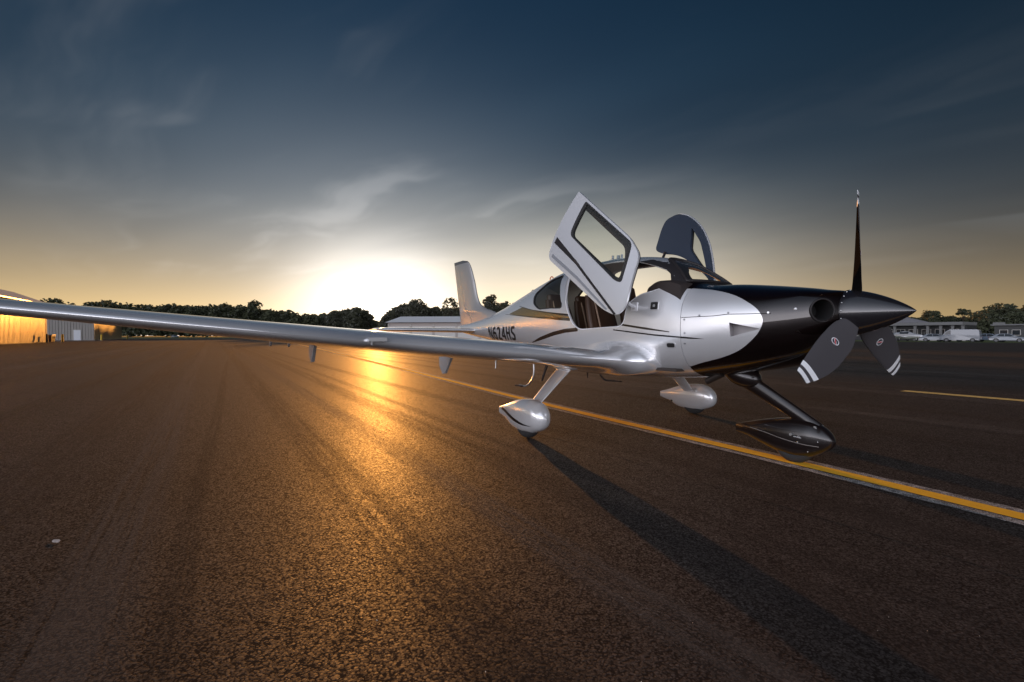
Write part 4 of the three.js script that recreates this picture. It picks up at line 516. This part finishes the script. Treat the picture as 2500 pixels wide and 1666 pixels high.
car('parked_car', 'small pale car just right of the light parked airplane', [-27.1, 0, -107], 0.1, carWhite, '', 'cars parked before the terminal');
car('parked_car', 'dark low car between the small pale car and the white van', [-25.9, 0, -109.5], 0.15, carDark, '', 'cars parked before the terminal');
car('parked_van', 'white van parked in front of the low terminal building', [-23.6, 0, -106], Math.PI + 0.05, carWhite, 'van');
car('parked_car', 'bluish car behind the white van to its right', [-20.6, 0, -110], 0.0, carBlue, '', 'cars parked before the terminal');
car('parked_car', 'pale car in front of the small building at the right edge', [-18.0, 0, -107], 0.2, carWhite, '', 'cars parked before the terminal');
{ // light aircraft on the far apron
  const a = thing('parked_airplane', 'small white airplane parked far off before the terminal, seen between propeller blades', 'airplane', [-33.0, 0, -110], -0.25);
  const st = [[3.6, 0.16, 0.95, 0.16], [3.3, 0.34, 0.95, 0.36], [2.2, 0.5, 1.0, 0.52], [1.2, 0.72, 1.15, 0.58], [0.2, 0.78, 1.2, 0.58], [-0.8, 0.62, 1.15, 0.5], [-2.0, 0.34, 1.12, 0.3], [-3.4, 0.2, 1.15, 0.14], [-3.9, 0.14, 1.18, 0.07]];
  mesh('fuselage', loft(st.map(([x, h, y, w]) => Array.from({ length: 20 }, (_, k) => { const q = k / 20 * 2 * Math.PI; return V(x, y + h * Math.sin(q), w * Math.cos(q)); }))), white, a);
  for (const s of [1, -1]) { mesh('wing', loft([[0.3, 0.9, 0.80, 1.5], [5.2, 0.75, 1.12, 0.95]].map(([z, x, y, c]) => airfoil(0.14, 0.02, 12).map(([u, v]) => V(x - u * c, y + v * c, s * z))), { flip: s < 0 }), white, a); mesh('stabilizer', loft([[0.05, -2.9, 2.62, 1.0], [1.75, -3.15, 2.62, 0.7]].map(([z, x, y, c]) => airfoil(0.1, 0, 12).map(([u, v]) => V(x - u * c, y + v * c, s * z))), { flip: s < 0 }), white, a); mesh('main_wheel', new THREE.CylinderGeometry(0.2, 0.2, 0.16, 18).rotateX(Math.PI / 2).translate(0.1, 0.2, s * 1.3), rubber, a); mesh('gear_leg', rod(V(0.1, 0.75, s * 0.9), V(0.1, 0.25, s * 1.25), 0.05), white, a); mesh('cabin_window', new THREE.BoxGeometry(1.5, 0.34, 0.06).rotateX(s * -0.32).translate(0.55, 1.62, s * 0.5), paneDark, a); }
  mesh('tail_fin', loft([[1.25, -2.5, 1.5], [2.7, -3.25, 0.85]].map(([y, x, c]) => airfoil(0.1, 0, 12).map(([u, v]) => V(x - u * c, y, v * c))), { flip: true }), white, a);
  mesh('nose_wheel', new THREE.CylinderGeometry(0.17, 0.17, 0.13, 18).rotateX(Math.PI / 2).translate(2.4, 0.17, 0), rubber, a); mesh('nose_leg', rod(V(2.35, 0.75, 0), V(2.4, 0.2, 0), 0.04), white, a); mesh('windscreen', new THREE.SphereGeometry(0.56, 20, 12, 0, 6.3, 0, 1.3).scale(1.1, 0.75, 0.98).translate(1.0, 1.36, 0), paneDark, a);
  const p = mesh('propeller', new THREE.SphereGeometry(0.16, 16, 10).scale(1.5, 1, 1).translate(3.65, 0.95, 0), carDark, a); for (const s of [1, -1]) mesh('blade', box(0.04, 0.85, 0.12, 3.68, 0.95 + s * 0.5, 0, 0, 0.015), carDark, p);
}
// ---------------------------------------------------------------- buildings beyond the aprons
{
  const b = thing('terminal_building', 'low terminal with a pale hipped roof and white columns behind the parked van', 'building', [-36, 0, -125]);
  const stone = std([0.34, 0.32, 0.30], 0.8), dark = std([0.03, 0.03, 0.032], 0.6), roof = std([0.26, 0.25, 0.26], 0.7);
  mesh('wall', box(22, 3.3, 7, -2.6, 1.65, -5), dark, b); mesh('fascia', box(23.5, 0.62, 9.5, -3.3, 3.62, -3.8), pale, b); mesh('roof', flat(loft([[V(-12, 3.95, 0.9), V(1.2, 3.95, 0.9), V(1.2, 3.95, -8.4), V(-12, 3.95, -8.4)], [V(-5.2, 5.25, -3.2), V(-2.0, 5.25, -3.2), V(-2.0, 5.25, -4.2), V(-5.2, 5.25, -4.2)]], { flip: false })), roof, b);
  for (const x of [2.75, 4.85, 6.75, 8.3, 0.6, -3, -6]) mesh('column', [box(0.42, 3.0, 0.42, x, 1.5, 0.3), box(0.56, 0.2, 0.56, x, 0.1, 0.3), box(0.54, 0.16, 0.54, x, 3.1, 0.3)], pale, b);
  for (let i = 0; i < 9; i++) { const x = -11.5 + i * 2.25, f = mesh('window', box(1.6, 1.5, 0.08, x, 1.75, -1.46), trimWhite, b); mesh('pane', box(0.68, 1.34, 0.03, x - 0.38, 1.75, -1.405), paneDark, f); mesh('pane', box(0.68, 1.34, 0.03, x + 0.38, 1.75, -1.405), paneDark, f); }
  mesh('low_wall', box(7.5, 0.85, 0.3, 5.2, 0.43, 1.2), stone, b);
}
{
  const b = thing('service_building', 'small flat-roofed building at the right edge of the photo', 'building', [-20.5, 0, -126]);
  mesh('wall', box(7, 3.0, 6, 0.6, 1.5, -3), std([0.06, 0.06, 0.06], 0.8), b); mesh('roof', box(8, 0.28, 6.8, 0.6, 3.2, -3, 0, 0.05), pale, b); mesh('end_gable', box(1.7, 0.5, 0.2, -2.2, 3.45, 0.25), pale, b);
  const d = mesh('door', box(1.0, 2.1, 0.08, 2.2, 1.05, 0.03), trimWhite, b); mesh('handle', box(0.05, 0.12, 0.06, 1.85, 1.0, 0.1), metal, d); for (const x of [-1.6, 0.1]) { const f = mesh('window', box(1.2, 1.1, 0.06, x, 1.7, 0.02), trimWhite, b); mesh('pane', box(1.04, 0.94, 0.03, x, 1.7, 0.05), paneDark, f); }
}
{
  const b = thing('pale_shed', 'pale low shed glimpsed between the two lower propeller blades', 'building', [-57.5, 0, -150]);
  mesh('wall', box(9, 2.3, 6, 0, 1.15, -3), pale, b); mesh('roof', flat(loft([[V(-4.8, 2.3, 0.3), V(4.8, 2.3, 0.3), V(4.8, 2.3, -6.3), V(-4.8, 2.3, -6.3)], [V(-4.8, 3.2, -2.9), V(4.8, 3.2, -2.9), V(4.8, 3.2, -3.1), V(-4.8, 3.2, -3.1)]])), pale, b); mesh('roller_door', box(2.6, 1.9, 0.06, 1.2, 0.95, 0.02), trimWhite, b);
}
{ // row of pale hangars behind the tail
  const b = thing('hangar_row', 'long pale low hangar row behind the tail, right of the sunset', 'hangar', [-106, 0, -30.5], Math.atan2(19, 15.5));
  const L = 44, n = 8; mesh('wall', box(L, 4.2, 9, L / 2, 2.1, -4.6), paleWall, b);
  for (let i = 0; i < n; i++) { const x = (i + 0.5) * L / n + 0.05; mesh('roller_door', box(L / n - 0.55, 3.3, 0.1, x, 1.65, -0.06), trimWhite, b); }
  for (let i = 0; i <= n; i++) mesh('pier', box(0.3, 3.9, 0.16, Math.min(L - 0.15, Math.max(0.15, i * L / n)), 1.95, -0.02), std([0.4, 0.37, 0.34], 0.8), b);
  mesh('roof', flat(loft([[V(-0.5, 4.2, 0.7), V(L + 0.5, 4.2, 0.7), V(L + 0.5, 4.2, -9.6), V(-0.5, 4.2, -9.6)], [V(1.6, 5.75, -4.3), V(L - 1, 5.75, -4.3), V(L - 1, 5.75, -4.6), V(1.6, 5.75, -4.6)]])), roofMetal, b);
}
// ---------------------------------------------------------------- trees
const leafMat = new THREE.MeshPhysicalMaterial({ color: col(0.042, 0.050, 0.016), roughness: 0.9, transmission: 0.35, thickness: 0, side: THREE.DoubleSide }), barkMat = std([0.05, 0.038, 0.028], 0.95), thinLeaf = new THREE.MeshPhysicalMaterial({ color: col(0.052, 0.056, 0.018), roughness: 0.9, transmission: 0.6, thickness: 0, side: THREE.DoubleSide });
function leaves(list, blobs, per, size) { // blobs: centre and radius of each clump
  for (const [bx, by, bz, br] of blobs) for (let i = 0; i < per; i++) {
    const u = rnd(2) - 1, a = rnd(6.2832), q = Math.sqrt(1 - u * u), r = br * (0.35 + 0.65 * Math.cbrt(rnd())), x = bx + r * q * Math.cos(a), y = by + r * u * 0.82, z = bz + r * q * Math.sin(a), s = size * rnd(0.6, 1.35);
    const t1 = rnd(6.28), t2 = rnd(-0.9, 0.9), ax = Math.cos(t1) * s, az = Math.sin(t1) * s, ay = t2 * s * 0.6, cx = -Math.sin(t1) * s * 0.5 * rnd(0.3, 1), cy = s * rnd(0.35, 0.75), cz = Math.cos(t1) * s * 0.5 * rnd(0.3, 1);
    list.push(x - ax, y - ay, z - az, x + cx, y - cy, z + cz, x + ax, y + ay, z + az, x - ax, y - ay, z - az, x + ax, y + ay, z + az, x - cx, y + cy, z - cz);
  }
}
const leafGeo = (list) => { const g = new THREE.BufferGeometry(); g.setAttribute('position', new THREE.Float32BufferAttribute(list, 3)); g.computeVertexNormals(); return g; };
function crownBlobs(h, w, low, n, kind) { const b = []; for (let i = 0; i < n; i++) { const t = (i + 0.5) / n, y = h * lerp(low, 0.93, kind === 'umbrella' ? 0.55 + 0.45 * t : t), prof = kind === 'pine' ? lerp(1, 0.25, t) : kind === 'umbrella' ? lerp(1, 0.55, t) : Math.sin(Math.PI * (0.16 + 0.74 * t)) , a = i * 2.4 + rnd(0.8), r = w / 2 * prof * rnd(0.35, 0.85); b.push([r * Math.cos(a), y, r * Math.sin(a), w * 0.17 * rnd(0.75, 1.35)]); } return b; }
function trunkGeo(h, w, low, blobs) { const g = [rod(V(0, 0, 0), V(0.1, h * 0.72, 0), h * 0.022, h * 0.008, 10)]; for (const [x, y, z] of blobs.slice(0, 12)) g.push(rod(V(0.03, y * 0.72, 0), V(x, y, z), h * 0.008, h * 0.003, 6)); return merge(g); }
function tree(name, label, s, depth, top, w, low, kind, n = 26, per = 60, size = 0.42, mat = leafMat) { // s, top: tangents of bearing and of elevation from the aircraft apron
  const d = depth, p = V(Math.cos(YAW), 0, Math.sin(YAW)).multiplyScalar(d).add(V(-Math.sin(YAW), 0, Math.cos(YAW)).multiplyScalar(s * d)).add(V(EYE.x, 0, EYE.z)), h = EYE.y + top * d;
  const t = thing(name, label, 'tree', [p.x, 0, p.z]); const b = crownBlobs(h, w, low, n, kind), l = []; leaves(l, b, per, size);
  mesh('crown', leafGeo(l), mat, t); mesh('trunk', trunkGeo(h, w, low, b), barkMat, t); return t;
}
const S = (u) => (u - 1176) / 1072, E = (v) => (771 - v) / 1072;
tree('broad_tree', 'wide leafy tree right of the sun, its crown lit gold', S(955), 205, E(688), 11, 0.35, '', 34, 70, 0.5, thinLeaf);
tree('airy_tree', 'tall airy tree with gaps in its crown, immediately left of the tail fin', S(1036), 190, E(680), 9, 0.38, '', 18, 44, 0.42, thinLeaf);
tree('round_tree', 'round dark tree rising behind the fuselage right of the tail fin', S(1125), 195, E(676), 8, 0.35, '', 24, 70, 0.45, thinLeaf);
tree('slim_tree', 'slim short tree just right of the round tree behind the fuselage', S(1160), 200, E(688), 5, 0.3, '', 16, 55, 0.42, thinLeaf);
tree('umbrella_tree', 'flat-topped tree standing above the terminal roof right of the spinner', S(2140), 185, E(714), 7, 0.6, 'umbrella', 16, 60, 0.4);
tree('lone_pine', 'small pine with a tufted top between the terminal and the dark wood', S(2213), 180, E(708), 4.2, 0.62, 'umbrella', 10, 55, 0.36);
tree('shade_tree', 'big dark tree covering the right end of the terminal', S(2262), 150, E(722), 11, 0.12, '', 34, 90, 0.5);
tree('shade_tree', 'tallest dark tree close to the right edge above the small building', S(2300), 165, E(704), 14, 0.15, '', 40, 90, 0.5);
tree('shade_tree', 'dark tree cut by the right edge of the photo', S(2372), 165, E(703), 14, 0.12, '', 40, 90, 0.5);
tree('broad_tree', 'dark rounded tree at the left end of the wood beside the hangar roof', S(124), 270, E(686), 17, 0.25, '', 34, 60, 0.7);
tree('broad_tree', 'dark tree with the highest crown of the left wood, above mid wing', S(583), 300, E(690), 13, 0.25, '', 26, 60, 0.7);
{ // far woods that read as one mass
  const prof = [[-60, 700], [60, 700], [95, 694], [160, 697], [180, 702], [205, 692], [240, 689], [300, 698], [330, 701], [400, 697], [430, 701], [471, 699], [510, 698], [560, 702], [605, 709], [651, 711], [691, 722], [730, 719], [759, 716], [795, 707], [825, 706], [846, 716], [862, 738], [874, 738], [888, 716], [900, 708], [927, 697], [985, 700], [1010, 708], [1060, 706], [1100, 700], [1200, 692], [1300, 690], [1500, 700], [1700, 710], [1900, 722], [2040, 729], [2088, 729], [2120, 728], [2190, 727], [2235, 725], [2290, 714], [2420, 708], [2600, 700]];
  const f = pchip(prof, 1), make = (u0, u1, depth, spread, step, size, per) => { const l = []; for (let u = u0; u < u1; u += step * rnd(0.6, 1.4)) { const d = depth * rnd(1 - spread, 1 + spread), s = S(u), top = E(f(u)) * rnd(0.86, 1.02), x = EYE.x + Math.cos(YAW) * d - Math.sin(YAW) * s * d, z = EYE.z + Math.sin(YAW) * d + Math.cos(YAW) * s * d, h = EYE.y + top * d, w = h * rnd(0.38, 0.6); leaves(l, crownBlobs(h, w, 0.1, 11, rnd() < 0.3 ? 'pine' : '').map(([a, b, c, r]) => [x + a, b, z + c, r * 1.25]), per, size); } return leafGeo(l); };
  for (const [u0, u1, depth, size, label] of [[-120, 745, 300, 0.95, 'dark wood along the horizon behind the hangars and the left wing'], [740, 892, 290, 0.9, 'low stretch of wood right under the setting sun'], [885, 1620, 215, 0.75, 'wood behind the pale hangar row and the airplane tail'], [1620, 2620, 190, 0.7, 'dark wood behind the terminal on the right']]) { const m = mesh('treeline', make(u0, u1, depth, 0.05, depth > 250 ? 7 : 9, size, 34), u0 > 700 && u0 < 1000 ? thinLeaf : leafMat, null); tag(m, label, 'wood', null, 'stuff'); const m2 = make(u0, u1, depth * 1.08, 0.03, 8, size * 1.3, 30); m.geometry = mergeGeometries([m.geometry, m2]); }
}
renderer.render(scene, camera);
